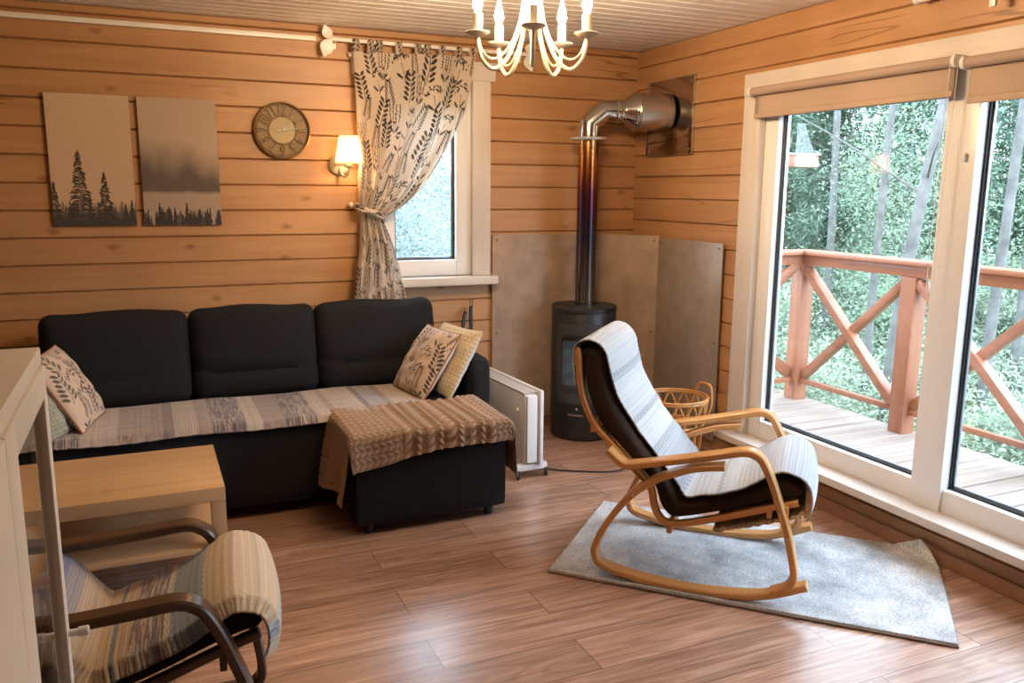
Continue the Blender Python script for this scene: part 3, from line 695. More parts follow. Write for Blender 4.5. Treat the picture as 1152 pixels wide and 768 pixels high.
M_STOVEDOOR = plain('graphite_stove_door', (.035, .034, .035), .35, 0)
bm = BM(); curved_panel(bm, .190, .203, -.74, .74, .235, .715, .03); dr = fin('door', bm, M_STOVEDOOR, st)
bm = BM(); curved_panel(bm, .200, .2065, -.55, .55, .30, .655, .035); fin('door_rim', bm, M_BLACK, dr)
bm = BM(); curved_panel(bm, .203, .2075, -.50, .50, .335, .635, .02); fin('firebox_opening', bm, M_BLACK, dr)
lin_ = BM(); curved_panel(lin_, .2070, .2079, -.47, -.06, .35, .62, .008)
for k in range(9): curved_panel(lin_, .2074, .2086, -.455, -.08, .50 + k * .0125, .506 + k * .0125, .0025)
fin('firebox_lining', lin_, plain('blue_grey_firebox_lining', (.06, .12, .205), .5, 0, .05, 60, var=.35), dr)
bm = BM(); curved_panel(bm, .2088, .2094, -.51, .51, .33, .64, .02); fin('door_glass', bm, M_CABGLASS, dr)
bm = BM(); lathe(bm, [(0, 0), (.007, 0), (.007, .010), (0, .012)], 12, (.0, -.194, .205), RX); fin('latch_button', bm, M_STEEL, st)
bm = BM(); curved_panel(bm, .190, .197, -.40, .40, .035, .178, .01); ap = fin('ash_drawer', bm, M_BLACKIRON, st)
bm = BM(); curved_panel(bm, .194, .203, -.30, .20, .160, .172, .004); fin('drawer_lip', bm, plain('dark_chrome', (.28, .28, .29), .25, 1), ap)
# flue
def flue_mat():
    """heat-tinted steel: straw and copper at the top, violet and blue below"""
    m, nt, b = mat('heat_tinted_steel'); L = nt.links.new; tc = nd(nt, 'ShaderNodeTexCoord'); sp = nd(nt, 'ShaderNodeSeparateXYZ'); L(tc.outputs['Object'], sp.inputs[0])
    mr = nd(nt, 'ShaderNodeMapRange', i_1=.0, i_2=.985); L(sp.outputs['Z'], mr.inputs[0]); r = nd(nt, 'ShaderNodeValToRGB'); e = r.color_ramp.elements
    e[0].position = 0; e[0].color = (.20, .185, .19, 1); e[1].position = 1; e[1].color = (.62, .42, .20, 1)
    for p, c in ((.22, (.15, .125, .135, 1)), (.40, (.075, .07, .12, 1)), (.55, (.09, .05, .115, 1)), (.68, (.15, .045, .065, 1)), (.82, (.36, .12, .035, 1)), (.93, (.52, .26, .085, 1))): k = e.new(p); k.color = c
    L(mr.outputs[0], r.inputs['Fac']); L(r.outputs['Color'], b.inputs['Base Color']); b.inputs['Metallic'].default_value = 1; b.inputs['Roughness'].default_value = .2; return m
M_FLUE = flue_mat()
fl = thing('flue_pipe', 'steel flue pipe with a heat-tinted riser and an elbow above the black stove', 'flue pipe', (sx, sy - .01, .816))
H0 = 1.80 - .816
bm = BM(); lathe(bm, [(0, 0), (.066, 0), (.066, .02), (.0615, .024), (.0615, H0), (0, H0)], 40); fin('riser', bm, M_FLUE, fl)
bm = BM(); lathe(bm, [(.060, -.012), (.108, -.012), (.112, -.006), (.112, 0), (.108, .004), (.060, .004)], 48, (0, 0, H0 - .002)); fin('rosette', bm, plain('pale_zinc', (.62, .66, .68), .35, .7), fl)
for zz in (-.06, -.095):
    bm = BM(); lathe(bm, [(.0605, -.006), (.064, -.003), (.064, .003), (.0605, .006)], 40, (0, 0, H0 + zz)); fin('bead', bm, M_FLUE, fl)
dirn = Vector((X0 - sx, 4.285 - (sy - .01), 0)).normalized()
zt = 1.955 - .816
def mitre(bm, secs, r, seg=36):
    """segmented elbow: circles at mitre planes"""
    rings = []
    for c, nrm in secs:
        nrm = Vector(nrm).normalized(); side = Vector((-dirn.y, dirn.x, 0)); up = nrm.cross(side)
        rings.append([Vector(c) + side * r * math.cos(2 * PI * k / seg) + up * (r * math.sin(2 * PI * k / seg)) for k in range(seg)])
    ring_sweep(bm, rings)
bm = BM(); z1 = H0 + .004; k1 = dirn
cA = Vector((0, 0, z1)); cB = Vector((0, 0, z1 + .075)); cC = k1 * .085 + Vector((0, 0, zt)); cD = k1 * .15 + Vector((0, 0, zt))
secs = [(cA, (0, 0, 1)), (cB, Vector((0, 0, 1)) + k1 * .42), (cC, k1 + Vector((0, 0, .42)) ), (cD, k1)]
mitre(bm, secs, .064); fin('elbow', bm, M_STEEL, fl, smooth=True, angle=20)
rotX = Vector((0, 0, 1)).rotation_difference(k1).to_matrix().to_4x4()
tot = (Vector((X0, 4.285, 0)) - Vector((sx, sy - .01, 0))).length
for q in (.150, .178):
    bm = BM(); lathe(bm, [(.055, 0), (.064, .002), (.070, .008), (.070, .014), (.064, .020), (.055, .022)], 40, k1 * q + Vector((0, 0, zt)), rotX); fin('bead', bm, M_STEEL, fl)
bm = BM(); lathe(bm, [(0, .14), (.063, .14), (.063, .205), (.066, .21), (.106, .262), (.109, .268), (.109, .276), (0, .276)], 48, (0, 0, zt), rotX); fin('reducer', bm, M_STEEL, fl)
bm = BM(); lathe(bm, [(.10, .272), (.112, .274), (.115, .280), (.112, .286), (.107, .288), (.107, tot - .012), (0, tot - .012)], 56, (0, 0, zt), rotX); fin('insulated_pipe', bm, M_STEEL2, fl)
wp = thing('flue_wall_plate', 'square polished steel plate on the wall around the flue outlet', 'plate', (X0, 4.275, 1.93))
bm = BM(); box(bm, (-.016, -.232, -.222), (-.012, .232, .212), .001); fin('plate', bm, plain('mirror_steel', (.42, .36, .31), .12, 1), wp)
bm = BM()
for lo, hi in (((-.020, -.236, -.226), (0, -.230, .216)), ((-.020, .230, -.226), (0, .236, .216)), ((-.018, -.236, -.226), (0, .236, -.221)), ((-.018, -.236, .211), (0, .236, .216))): box(bm, lo, hi, .001)
fin('edge_trim', bm, M_STEEL, wp)
for a in (-1, 1):
    for c in (-1, 1):
        bm = BM(); lathe(bm, [(0, 0), (.006, 0), (.004, .003), (0, .004)], 10, (-.016, a * .205, -.005 + c * .19), Matrix.Rotation(-PI / 2, 4, 'Y')); fin('screw', bm, M_STEEL, wp)

# ------------------------------------------------------------------ roller blinds on the big window
def blind(y0, y1, drop, zt_, label, chain_y):
    root = thing('roller_blind', label, 'roller blind', (X0 - .062, (y0 + y1) / 2, zt_), 0, 'roller blinds over the big window'); h = (y1 - y0) / 2
    bm = BM(); tube(bm, [(0, -h, 0), (0, h, 0)], .021, 20); fin('roll', bm, M_BLINDTUBE, root)
    n = 12; P = np.array([[(.018, -h + .012 + (2 * h - .024) * v, -.004 - drop * u) for v in np.linspace(0, 1, 24)] for u in np.linspace(0, 1, n)])
    grid('fabric', P, M_BLIND, root, thick=.0012)
    bm = BM(); box(bm, (.011, -h + .012, -drop - .024), (.025, h - .012, -drop), .004); fin('bottom_bar', bm, M_BLIND, root)
    for s_ in (-1, 1):
        bm = BM(); box(bm, (-.014, s_ * (h + .004) - .003, -.024), (.034, s_ * (h + .004) + .003, .024), .003); lathe(bm, [(0, -.008), (.023, -.008), (.023, .008), (0, .008)], 24, (0, s_ * h, 0), Matrix.Rotation(PI / 2, 4, 'X')); fin('bracket', bm, M_WHITE, root)
    if chain_y:
        for dx in (-.021, .021):
            bm = BM(); tube(bm, [(dx, chain_y - (y0 + y1) / 2, 0), (dx, chain_y - (y0 + y1) / 2 + .006, -.25), (dx * .8, chain_y - (y0 + y1) / 2 + .014, -.8), (dx * .3, chain_y - (y0 + y1) / 2 + .012, -.97)], .0016, 6, 6); fin('cord', bm, M_WHITE, root)
    return root
blind(2.325, 3.49, .105, 1.990, 'rolled-up beige blind over the left pane of the big window, cord at its right', 2.33)
blind(.66, 2.285, .125, 1.978, 'rolled-up beige blind over the right pane of the big window', None)
# rod fittings near the ceiling above the big window
rr_ = thing('curtain_rail', 'white curtain rail high on the log wall above the big window', 'curtain rail', (X0 - .06, 1.6, 2.245))
bm = BM(); tube(bm, [(0, -1.4, 0), (0, .93, 0)], .012, 14); fin('pole', bm, M_WHITE, rr_)
bm = BM(); lathe(bm, [(0, -.012), (.012, -.012), (.017, -.006), (.017, .006), (.012, .012), (0, .014)], 18, (0, .93, 0), Matrix.Rotation(-PI / 2, 4, 'X')); fin('end_cap', bm, M_WHITE, rr_)
bm = BM(); box(bm, (-.008, .583, -.085), (.004, .607, .02), .002); box(bm, (0, .583, -.012), (.06, .607, .004), .002); fin('bracket', bm, M_WHITE, rr_)
bm = BM(); box(bm, (0, .82, -.010), (.06, .84, .004), .002); fin('bracket', bm, M_WHITE, rr_)

# ------------------------------------------------------------------ soft shapes
def puffbox(bm, lo, hi, r=.05, puff=(0, 0, 0), n=14, wrinkle=0.0, seed=0, xf=None, crease=None):
    """upholstered block: rounded edges, faces swelling by puff, light wrinkles"""
    lo, hi = np.array(lo, float), np.array(hi, float); c, h = (lo + hi) / 2, (hi - lo) / 2; r = min(r, h.min() * .95)
    t = bmesh.new(); bmesh.ops.create_cube(t, size=2); bmesh.ops.subdivide_edges(t, edges=t.edges[:], cuts=n, use_grid_fill=True)
    rg = np.random.default_rng(seed); K = rg.normal(size=(7, 3)) * 9; Ph = rg.random(7) * 6
    for v in t.verts:
        p = np.array(v.co); q = np.sign(p) * np.abs(p) ** .8 * h; inner = np.clip(q, -(h - r), h - r); d = q - inner; L_ = np.linalg.norm(d)
        if L_ > 1e-9: q = inner + d / L_ * r
        for a in range(3):
            o = [k for k in range(3) if k != a]; w_ = (1 - p[o[0]] ** 2) * (1 - p[o[1]] ** 2); q[a] += np.sign(p[a]) * (abs(p[a]) ** 4) * puff[a] * w_
        if wrinkle: q += wrinkle * np.sin(K @ q + Ph).sum() / 3 * (np.array(v.normal) if v.normal.length else 0)
        if crease is not None: q += crease(p)
        v.co = Vector(q)
    if xf is not None: bmesh.ops.transform(t, matrix=xf, verts=t.verts)
    bmesh.ops.translate(t, vec=Vector(c), verts=t.verts); merge(bm, t)
def pillow(name, label, cat, loc, rot, w, h, t, colfn, mt, group=None, back=None, piping=None, n=110, waff=0):
    """throw pillow: local x = width, z = height, front face -y"""
    root = thing(name, label, cat, loc, 0, group); root.rotation_euler = rot
    u = np.linspace(-1, 1, n); a, b = np.meshgrid(u, u); prof = np.clip((1 - np.abs(a) ** 2.6) * (1 - np.abs(b) ** 2.6), 0, 1) ** .55
    pin = 1 - .045 * (1 - np.abs(a) ** 2) * (np.abs(b) ** 3); pin2 = 1 - .045 * (1 - np.abs(b) ** 2) * (np.abs(a) ** 3)
    X_, Z_ = a * w / 2 * pin2, b * h / 2 * pin
    wr = .004 * np.sin(7 * a + 3 * b) + .003 * np.sin(13 * b - 4 * a)
    d = t / 2 * prof + wr * prof
    if waff: d = d + .003 * np.maximum(0, np.sin(a * waff) * np.sin(b * waff)) ** .7 * (prof > .05)
    Pf = np.stack([X_, -d, Z_], -1)[::-1]; Pb = np.stack([X_, d, Z_], -1)[::-1][:, ::-1]
    grid('front_cover', Pf, mt, root, colfn(n, n))
    grid('back_cover', Pb, mt, root, (back or colfn)(n, n))
    if piping:
        bm = BM(); e = [(X_[0, i], 0, Z_[0, i]) for i in range(0, n - 1, 3)] + [(X_[i, -1], 0, Z_[i, -1]) for i in range(0, n - 1, 3)] + [(X_[-1, i], 0, Z_[-1, i]) for i in range(n - 1, 0, -3)] + [(X_[i, 0], 0, Z_[i, 0]) for i in range(n - 1, 0, -3)]
        tube(bm, e, .004, 6, 0, True); fin('piping', bm, piping, root)
    return root

# ------------------------------------------------------------------ sofa
SX0, SX1 = -.50, 1.478
so = thing('sofa', 'charcoal corner sofa with chaise and three back cushions under the log wall', 'sofa', (.5, 4.2, 0))
def S(p): return (p[0] - .5, p[1] - 4.2, p[2])
def sofa_part(name, lo, hi, r=.02, puff=(0, 0, 0), n=10, **k):
    bm = BM(); puffbox(bm, S(lo), S(hi), r, puff, n, **k); return fin(name, bm, M_SOFA, so)
sofa_part('seat', (SX0 - .0, 3.775, .055), (.762, 4.50, .445), .024, (0, .004, .004), wrinkle=.001)
sofa_part('base', (.70, 3.86, .055), (SX1 - .01, 4.58, .30), .018)
sofa_part('chaise', (.764, 3.378, .045), (1.476, 4.50, .447), .024, (0, .003, .004), wrinkle=.0008)
sofa_part('armrest', (SX1 + .002, 3.85, .05), (SX1 + .118, 4.60, .650), .04, (.006, .006, .006), wrinkle=.001, seed=2)
sofa_part('armrest', (SX0 - .118, 3.85, .05), (SX0 - .002, 4.60, .650), .04, (.006, .006, .006), wrinkle=.001, seed=3)
sofa_part('backrest', (SX0 - .1, 4.50, .06), (SX1 + .1, 4.62, .66), .03)
def bcush(x0, x1, seed, fold):
    w = (x1 - x0) / 2
    def crease(p):
        g = math.exp(-((p[2] + .22 + .10 * (1 - p[0] ** 2)) / .07) ** 2) * (1 if p[1] < 0 else 0) * fold
        top = .005 * math.sin(5 * p[0] + seed) * (1 if p[2] > .7 else 0)
        return np.array((0, .030 * g, top - .010 * g))
    bm = BM(); puffbox(bm, (-w, -.095, -.235), (w, .095, .235), .065, (.0, .035, .002), 22, .0024, seed, Matrix.Rotation(math.radians(-13), 4, 'X'), crease)
    o = fin('back_cushion', bm, M_SOFA, so, angle=80); o.location = S(((x0 + x1) / 2, 4.395, .665)); return o
bcush(-.478, .178, 1, .25); bcush(.176, .802, 2, 1.0); bcush(.800, 1.452, 3, .8)
for x, y in ((SX0 + .06, 3.86), (.83, 3.435), (1.405, 3.435), (SX0 + .06, 4.5), (1.405, 4.5)):
    bm = BM(); lathe(bm, [(0, 0), (.021, 0), (.027, .06), (0, .06)], 20, S((x, y, 0))); fin('foot', bm, M_BLACK, so)

# striped runner on the seat
cB, cG, cP, cL, cK = (.36, .30, .255), (.20, .17, .16), (.30, .245, .225), (.43, .375, .33), (.14, .115, .115)
n, m = 430, 120; xs = np.linspace(-.47, 1.24, n)[:, None] * np.ones((1, m)); v = np.linspace(0, 1, m)[None] * np.ones((n, 1))
yy = 4.27 + (3.752 - 4.27) * v; zz = .4555 + .003 * np.sin(9 * xs) + .004 * noise2(n, m, 14, 8)
edge = smoothstep(.955, 1.0, v); zz = zz - .030 * edge * (xs < .76); yy = yy + .012 * np.sin(xs * 11) * v * .4 + .003 * np.sin(xs * 90) * (v > .97)
zz = zz + .0018 * np.sin(np.arange(n)[:, None] * PI / 1.0) * .3
bands = [(.12, cG, 'mix'), (.10, cL, ''), (.05, cB, 'dash'), (.08, cP, ''), (.03, cG, ''), (.07, cL, 'stripe'), (.04, cP, ''), (.10, cK, 'mix'), (.05, cL, ''), (.07, cP, 'stripe'), (.10, cG, 'mix'), (.05, cL, ''), (.02, cB, 'dash'), (.10, cL, ''), (.02, cG, 'dash'), (.06, (.30, .29, .31), ''), (.02, cP, 'dash'), (.12, cL, '')]
tag(grid('rag_runner', np.stack([xs, yy, zz], -1), M_RAG, None, rag(n, m, bands, 5), thick=.006), 'striped beige and grey rag runner laid along the sofa seat', 'runner')
# knitted blanket over the chaise
n, m = 330, 190
aL, aT, aR = .34, .735, .285; tot = aL + aT + aR
arc = np.linspace(0, tot, n)[:, None] * np.ones((1, m)); b_ = np.linspace(0, 1, m)[None] * np.ones((n, 1))      # b: 0 back, 1 front
xl, xr = .752, 1.490; zt_ = .466
rB = .035
X = np.where(arc < aL, xl - .012, np.where(arc < aL + aT, xl - .012 + (arc - aL) / aT * (xr - xl + .024), xr + .012)); Z = np.where(arc < aL, zt_ - (aL - arc), np.where(arc < aL + aT, zt_, zt_ - (arc - aL - aT)))
# round the two shoulders
def shoulder(arc, a0, sgn, x0):
    d = (arc - a0) / rB; k = np.clip(1 - np.abs(d), 0, 1) ** 2; return k
kL, kR = shoulder(arc, aL, -1, xl), shoulder(arc, aL + aT, 1, xr)
X = X + kL * rB * .30 - kR * rB * .30; Z = Z - (kL + kR) * rB * .30
topf = np.clip((arc - aL) / aT, 0, 1); hang = np.clip((aL - arc) / aL, 0, 1); hangR = np.clip((arc - aL - aT) / aR, 0, 1)
dd = (.088 + .07 * (1 - topf) ** 1.6 + .010 * np.sin(topf * 9)) * np.clip(1 - hang * 7, 0, 1) * np.clip(1 - hangR * 5, 0, 1)
top_len = .468 + .008 * np.sin(arc * 6); l = b_ * (top_len + dd); over = np.maximum(0, l - top_len)
y0_ = 3.838 - .02 * np.sin(arc * 5)
cr = .030; kc = np.clip(1 - np.abs(l - top_len) / cr, 0, 1) ** 2 * (dd > .01)
Y = 3.360 + (top_len - np.minimum(l, top_len)) * (1 + (y0_ - 3.838)) - .002 * (over > 0); Z = Z - over * (dd > .01) - kc * cr * .3; Y = Y + kc * cr * .22 - .004 * np.sin(arc * 40) * np.clip(over / .06, 0, 1)
Y = Y + hang * (.02 - .03 * b_) + .012 * np.sin(b_ * 15 + 1) * hang
X = X - hang * (.012 + .055 * (1 - b_) ** 2 + .018 * (1 + np.sin(b_ * 13 + hang * 2)) * hang) + hangR * (.014 + .010 * np.sin(b_ * 9))
Z = Z + hang * (.05 * b_ - .015 * np.sin(b_ * 8)) + hangR * .06 * (1 - b_)
Z = Z + .003 * np.sin(X * 16 + Y * 9) * (1 - hang)
bl = b_ * .52; ax = arc
knit = np.zeros_like(ax)
def cable(c, w, per, s=1):
    q = (ax - c) / w; k = np.clip(1 - q * q, 0, 1); return k * (.006 + .004 * np.sin(2 * PI * bl / per + s * q * 2.4))
for c, w, per, s in ((.585, .020, .036, 1), (.635, .012, .03, -1), (.685, .020, .036, 1), (.735, .012, .03, -1), (.78, .026, .05, 1), (.825, .012, .03, -1), (.875, .020, .036, 1), (.925, .012, .03, -1), (.97, .02, .036, 1)): knit += cable(c, w, per, s)
honey = .0058 * np.abs(np.sin(PI * (ax + .007 * np.sin(2 * PI * bl / .046)) / .029)) ** .6 * (.72 + .28 * np.cos(2 * PI * bl / .023))
sel = (np.abs(ax - .77) > .21); knit = np.where(sel, honey, knit); knit += .0012 * np.sin(2 * PI * bl / .009)
P = np.stack([X, Y, Z], -1); Nn = np.cross(np.gradient(P, axis=0), np.gradient(P, axis=1)); Nn /= np.linalg.norm(Nn, axis=-1, keepdims=True) + 1e-9
if Nn[n // 2, m // 3, 2] < 0: Nn = -Nn
P = P + Nn * knit[..., None] * 1.0
colb = np.ones((n, m, 3)) * np.array((.36, .245, .162)); colb *= (.62 + .6 * np.clip(knit / .009, 0, 1))[..., None] * (.94 + .12 * noise2(n, m, 40, 4))[..., None]  # yarn colour darkened in the stitch hollows, painting the shade there
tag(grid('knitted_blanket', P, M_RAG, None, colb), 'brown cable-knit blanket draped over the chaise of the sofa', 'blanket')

# pillows
flor = lambda sd, sz=.165: (lambda a, b: botanical(a, b, .0038, sd, (.56, .45, .36), sz))
rp = plain('rust_piping', (.30, .12, .07), .8)
def waffle_col(c1, c2):
    def f(a, b):
        y, x = np.mgrid[0:a, 0:b]; k = (np.maximum(0, np.sin(x * .95)) * np.maximum(0, np.sin(y * .95)))[..., None]
        return np.array(c1) * k + np.array(c2) * (1 - k)
    return f
# leaning on the right armrest: local front faces the sofa's middle (-x) and up
pillow('throw_pillow', 'floral throw pillow in front of the waffle pillow, at the right armrest', 'pillow', (1.305, 4.06, .615), (math.radians(-34), 0, math.radians(-82)), .385, .385, .12, flor(21), M_CLOTH, piping=rp)
pillow('throw_pillow', 'sand waffle-weave throw pillow leaning directly on the right armrest', 'pillow', (1.415, 4.035, .622), (math.radians(-31), 0, math.radians(-78)), .385, .385, .10, waffle_col((.33, .245, .12), (.54, .46, .31)), M_CLOTH, back=waffle_col((.40, .44, .42), (.52, .56, .54)), waff=42)
pillow('throw_pillow', 'floral throw pillow on the sofa beside the white cabinet', 'pillow', (-.345, 4.05, .622), (math.radians(-31), 0, math.radians(78)), .375, .375, .12, flor(33), M_CLOTH, piping=rp)
pillow('throw_pillow', 'small grey-green waffle pillow tucked under the left floral pillow', 'pillow', (-.398, 3.925, .578), (math.radians(-26), math.radians(4), math.radians(66)), .28, .28, .08, waffle_col((.13, .14, .105), (.30, .31, .25)), M_CLOTH, waff=20)

# ------------------------------------------------------------------ coffee table
tb = thing('coffee_table', 'pale oak coffee table with a lower shelf in front of the sofa', 'table', (-.24, 3.258, 0))
TX0, TX1, TY0, TY1 = -.69, .209, 2.99, 3.527
def T_(p): return (p[0] + .24, p[1] - 3.258, p[2])
boxobj('tabletop', T_((TX0, TY0, .398)), T_((TX1, TY1, .450)), M_OAKLIGHT, tb, .002)
M_OAKZ = wood('pale_oak_veneer_upright', (.44, .27, .14), (.56, .37, .21), 'z', .4, .6, 0, bump=.03)
for x in (TX0, TX1 - .05):
    for y in (TY0, TY1 - .05): boxobj('leg', T_((x, y, 0)), T_((x + .05, y + .05, .398)), M_OAKZ, tb, .002)
boxobj('shelf', T_((TX0 + .012, TY0 + .012, .205)), T_((TX1 - .012, TY1 - .012, .225)), M_OAKLIGHT, tb, .002)

# ------------------------------------------------------------------ bentwood lounge chairs
def resample(pts, n):
    return path([tuple(v) for v in catmull([(p[0], p[1], 0) for p in pts], 10)], n)[:, :2]
BOT = [(.070, .895), (.076, .83), (.084, .776), (.106, .691), (.147, .609), (.235, .522), (.312, .449), (.37, .389), (.390, .324), (.412, .288), (.455, .270), (.60, .312), (.82, .392), (.905, .418)]
TOP = [(.115, .918), (.160, .890), (.170, .840), (.186, .775), (.213, .705), (.297, .572), (.385, .470), (.445, .400), (.474, .360), (.495, .350), (.535, .359), (.69, .410), (.815, .487), (.905, .470)]
FRAME = [(.050, .900), (.061, .884), (.070, .776), (.092, .691), (.133, .609), (.221, .522), (.300, .449), (.358, .389), (.374, .324), (.395, .278), (.447, .252), (.598, .295), (.818, .376), (.895, .402)]
ARM = [(.201, .532), (.259, .486), (.305, .486), (.40, .508), (.515, .536), (.62, .563), (.700, .583), (.742, .577), (.772, .548), (.812, .461), (.863, .310), (.890, .199), (.898, .145), (.890, .112), (.868, .088), (.823, .066)]
def cushion_bm(bot, top, y0, y1, nseg=110, ns=28, puff=.012, seed=0):
    B_, T2 = resample(bot, nseg), resample(top, nseg); bm = BM(); rings = []; c, hw = (y0 + y1) / 2, (y1 - y0) / 2; r = random.Random(seed)
    for i in range(nseg):
        u = i / (nseg - 1); e = min(1, min(u, 1 - u) / .018); e = math.sqrt(max(0, 1 - (1 - e) ** 2)); ring = []
        for k in range(ns):
            a = 2 * PI * k / ns; ca, sa = math.cos(a), math.sin(a)
            oy = math.copysign(abs(ca) ** .32, ca); q = math.copysign(abs(sa) ** .55, sa)
            mixv = .5 + .5 * q * (.15 + .85 * e)
            p = B_[i] * (1 - mixv) + T2[i] * mixv; nrm = (T2[i] - B_[i]); nrm = nrm / (np.linalg.norm(nrm) + 1e-9)
            p = p + nrm * (puff * (1 - oy * oy) * max(0, q) * e + .0016 * math.sin(u * 130 + oy * 4) * max(0, q))
            ring.append(Vector((p[0], c + hw * oy, p[1])))
        rings.append(ring)
    ring_sweep(bm, rings); return bm
def rug_on(pathpts, y0, y1, n, m, cols, root_name, label, mt, loc, rz, puff=.010, side=None, group=None, skew=None, inset=0.0):
    Q = resample(pathpts, n); t = np.gradient(Q, axis=0); nr = np.stack([-t[:, 1], t[:, 0]], -1); nr /= np.linalg.norm(nr, axis=1, keepdims=True)
    v = np.linspace(0, 1, m); P = np.zeros((n, m, 3)); r = np.random.default_rng(len(label))
    wob = np.interp(np.arange(n), np.linspace(0, n, 40), r.normal(size=40)) * .004; wob2 = np.interp(np.arange(n), np.linspace(0, n, 40), r.normal(size=40)) * .004
    jag = r.normal(size=n) * .0016
    for j in range(m):
        k = 1 - (2 * v[j] - 1) ** 2; lo, hi = y0 + wob + jag + inset * np.exp(-((np.arange(n) / n - .44) / .17) ** 2), y1 + wob2 - jag
        off = puff * k * smoothstep(.10, .20, np.arange(n) / n) + .0005 * np.sin(np.arange(n) * 1.1)
        droop = 0 if side is None else side * np.clip((.07 - v[j]) / .07, 0, 1)
        P[:, j, 0] = Q[:, 0] + nr[:, 0] * (off - droop); P[:, j, 2] = Q[:, 1] + nr[:, 1] * (off - droop); P[:, j, 1] = lo + (hi - lo) * v[j] + (0 if skew is None else skew * np.linspace(0, 1, n))
    o = grid(root_name, P, mt, None, cols, thick=-.006); o.location = loc; o.rotation_euler = (0, 0, rz)
    return tag(o, label, 'runner', group)
# --- the rocking chair on the pale rug
RC = (1.407, 2.753, -.003); RZ = math.atan2(-.704, .71); WC = .64
rk = thing('rocking_chair', 'honey bentwood rocking chair with a brown cushion on the pale rug', 'chair', RC, RZ)
RUN = [(.637, .520), (.56, .508), (.499, .490), (.384, .436), (.286, .352), (.205, .236), (.165, .146), (.163, .105), (.190, .066), (.306, .040), (.447, .0265), (.60, .0265), (.757, .043), (.841, .066), (.945, .112)]
def P3(pts, y): return [Vector((p[0], y, p[1])) for p in pts]
M_BIRCHPALE = wood('pale_birch_laminate', (.68, .42, .20), (.76, .50, .27), 'x', .35, .6, 0, bump=.02, coat=.2)
for y, inner in ((.03, .076), (WC - .03, WC - .076)):
    bm = BM(); strip(bm, P3(ARM, y), (0, 1, 0), .06, .026, 8); fin('arm', bm, M_BIRCH, rk)
    bm = BM(); strip(bm, P3(RUN, y), (0, 1, 0), .058, .025, 8); fin('rocker', bm, M_BIRCH, rk)
    bm = BM(); strip(bm, P3(FRAME, inner), (0, 1, 0), .032, .024, 8); fin('seat_frame', bm, M_BIRCH, rk)
    for (u, z) in ((.838, .385), (.868, .288), (.306, .372)):
        bm = BM(); s_ = -1 if y < .3 else 1; lathe(bm, [(0, 0), (.0065, 0), (.006, .003), (.003, .0035), (0, .002)], 14, (u, y + s_ * .029, z), Matrix.Rotation(PI / 2 * -s_, 4, 'X')); fin('bolt', bm, M_STEEL, rk)
for (u, z, nm) in ((.060, .86, 'back_rail'), (.130, .60, 'back_rail'), (.44, .236, 'seat_rail'), (.80, .352, 'seat_rail')):
    bm = BM(); box(bm, (u - .012, .06, z - .02), (u + .008, WC - .06, z + .02), .004); fin(nm, bm, M_BIRCH, rk)
bm = BM(); box(bm, (.845, .03, .355), (.865, WC - .03, .392), .004); fin('front_rail', bm, M_BIRCH, rk)
fin('cushion', cushion_bm(BOT, TOP, .066, WC - .075), M_BROWNCUSH, rk)
RUNP = [(.056, .760), (.052, .80), (.047, .87), (.056, .918), (.095, .938), (.140, .925), (.168, .892), (.181, .842), (.197, .777), (.224, .707), (.306, .580), (.394, .478), (.454, .408), (.484, .370), (.500, .363), (.535, .371), (.69, .423), (.810, .500), (.865, .506), (.915, .482), (.935, .44), (.938, .385), (.925, .345)]
n, m = 420, 110
wA, wB, wC, wD = (.43, .455, .475), (.36, .40, .435), (.35, .385, .42), (.465, .49, .505)
bands = [(.13, wA, ''), (.02, wB, 'dash'), (.05, wA, ''), (.11, wA, ''), (.015, wC, 'dash'), (.02, wB, 'stripe'), (.07, wD, ''), (.06, wA, ''), (.02, wC, 'dash'), (.09, wD, ''), (.02, wC, 'dash'), (.08, wB, 'stripe'), (.05, (.30, .33, .39), 'stripe'), (.02, wC, 'dash'), (.06, wA, ''), (.05, wD, ''), (.012, wC, 'dash'), (.07, wD, ''), (.05, wA, ''), (.09, (.44, .47, .52), 'stripe'), (.05, (.36, .39, .45), 'stripe'), (.05, wB, ''), (.08, wD, '')]
ru = rug_on(RUNP, .064, WC - .080, n, m, rag(n, m, bands, 9, .12), 'rag_runner', 'pale bluish-white rag runner draped over the rocking chair', M_RAG, RC, RZ, .012, inset=.045)
TAIL = [(.60, .262), (.66, .285), (.74, .310), (.83, .343), (.885, .362), (.915, .385)]
Q = resample(TAIL, 120); yv = np.linspace(.058, WC - .10, 40); P = np.zeros((120, 40, 3)); P[..., 0] = Q[:, None, 0]; P[..., 2] = Q[:, None, 1] + .002 * np.sin(np.arange(120) * .5)[:, None] - .006; P[..., 1] = yv[None] + .003 * np.sin(np.arange(120) * .4)[:, None]
tl = grid('tucked_end', P, M_RAG, ru, rag(120, 40, [(1, (.50, .39, .27), 'stripe')], 4, .3), thick=.012); tl['label'] = 'beige end of the runner tucked under the seat'

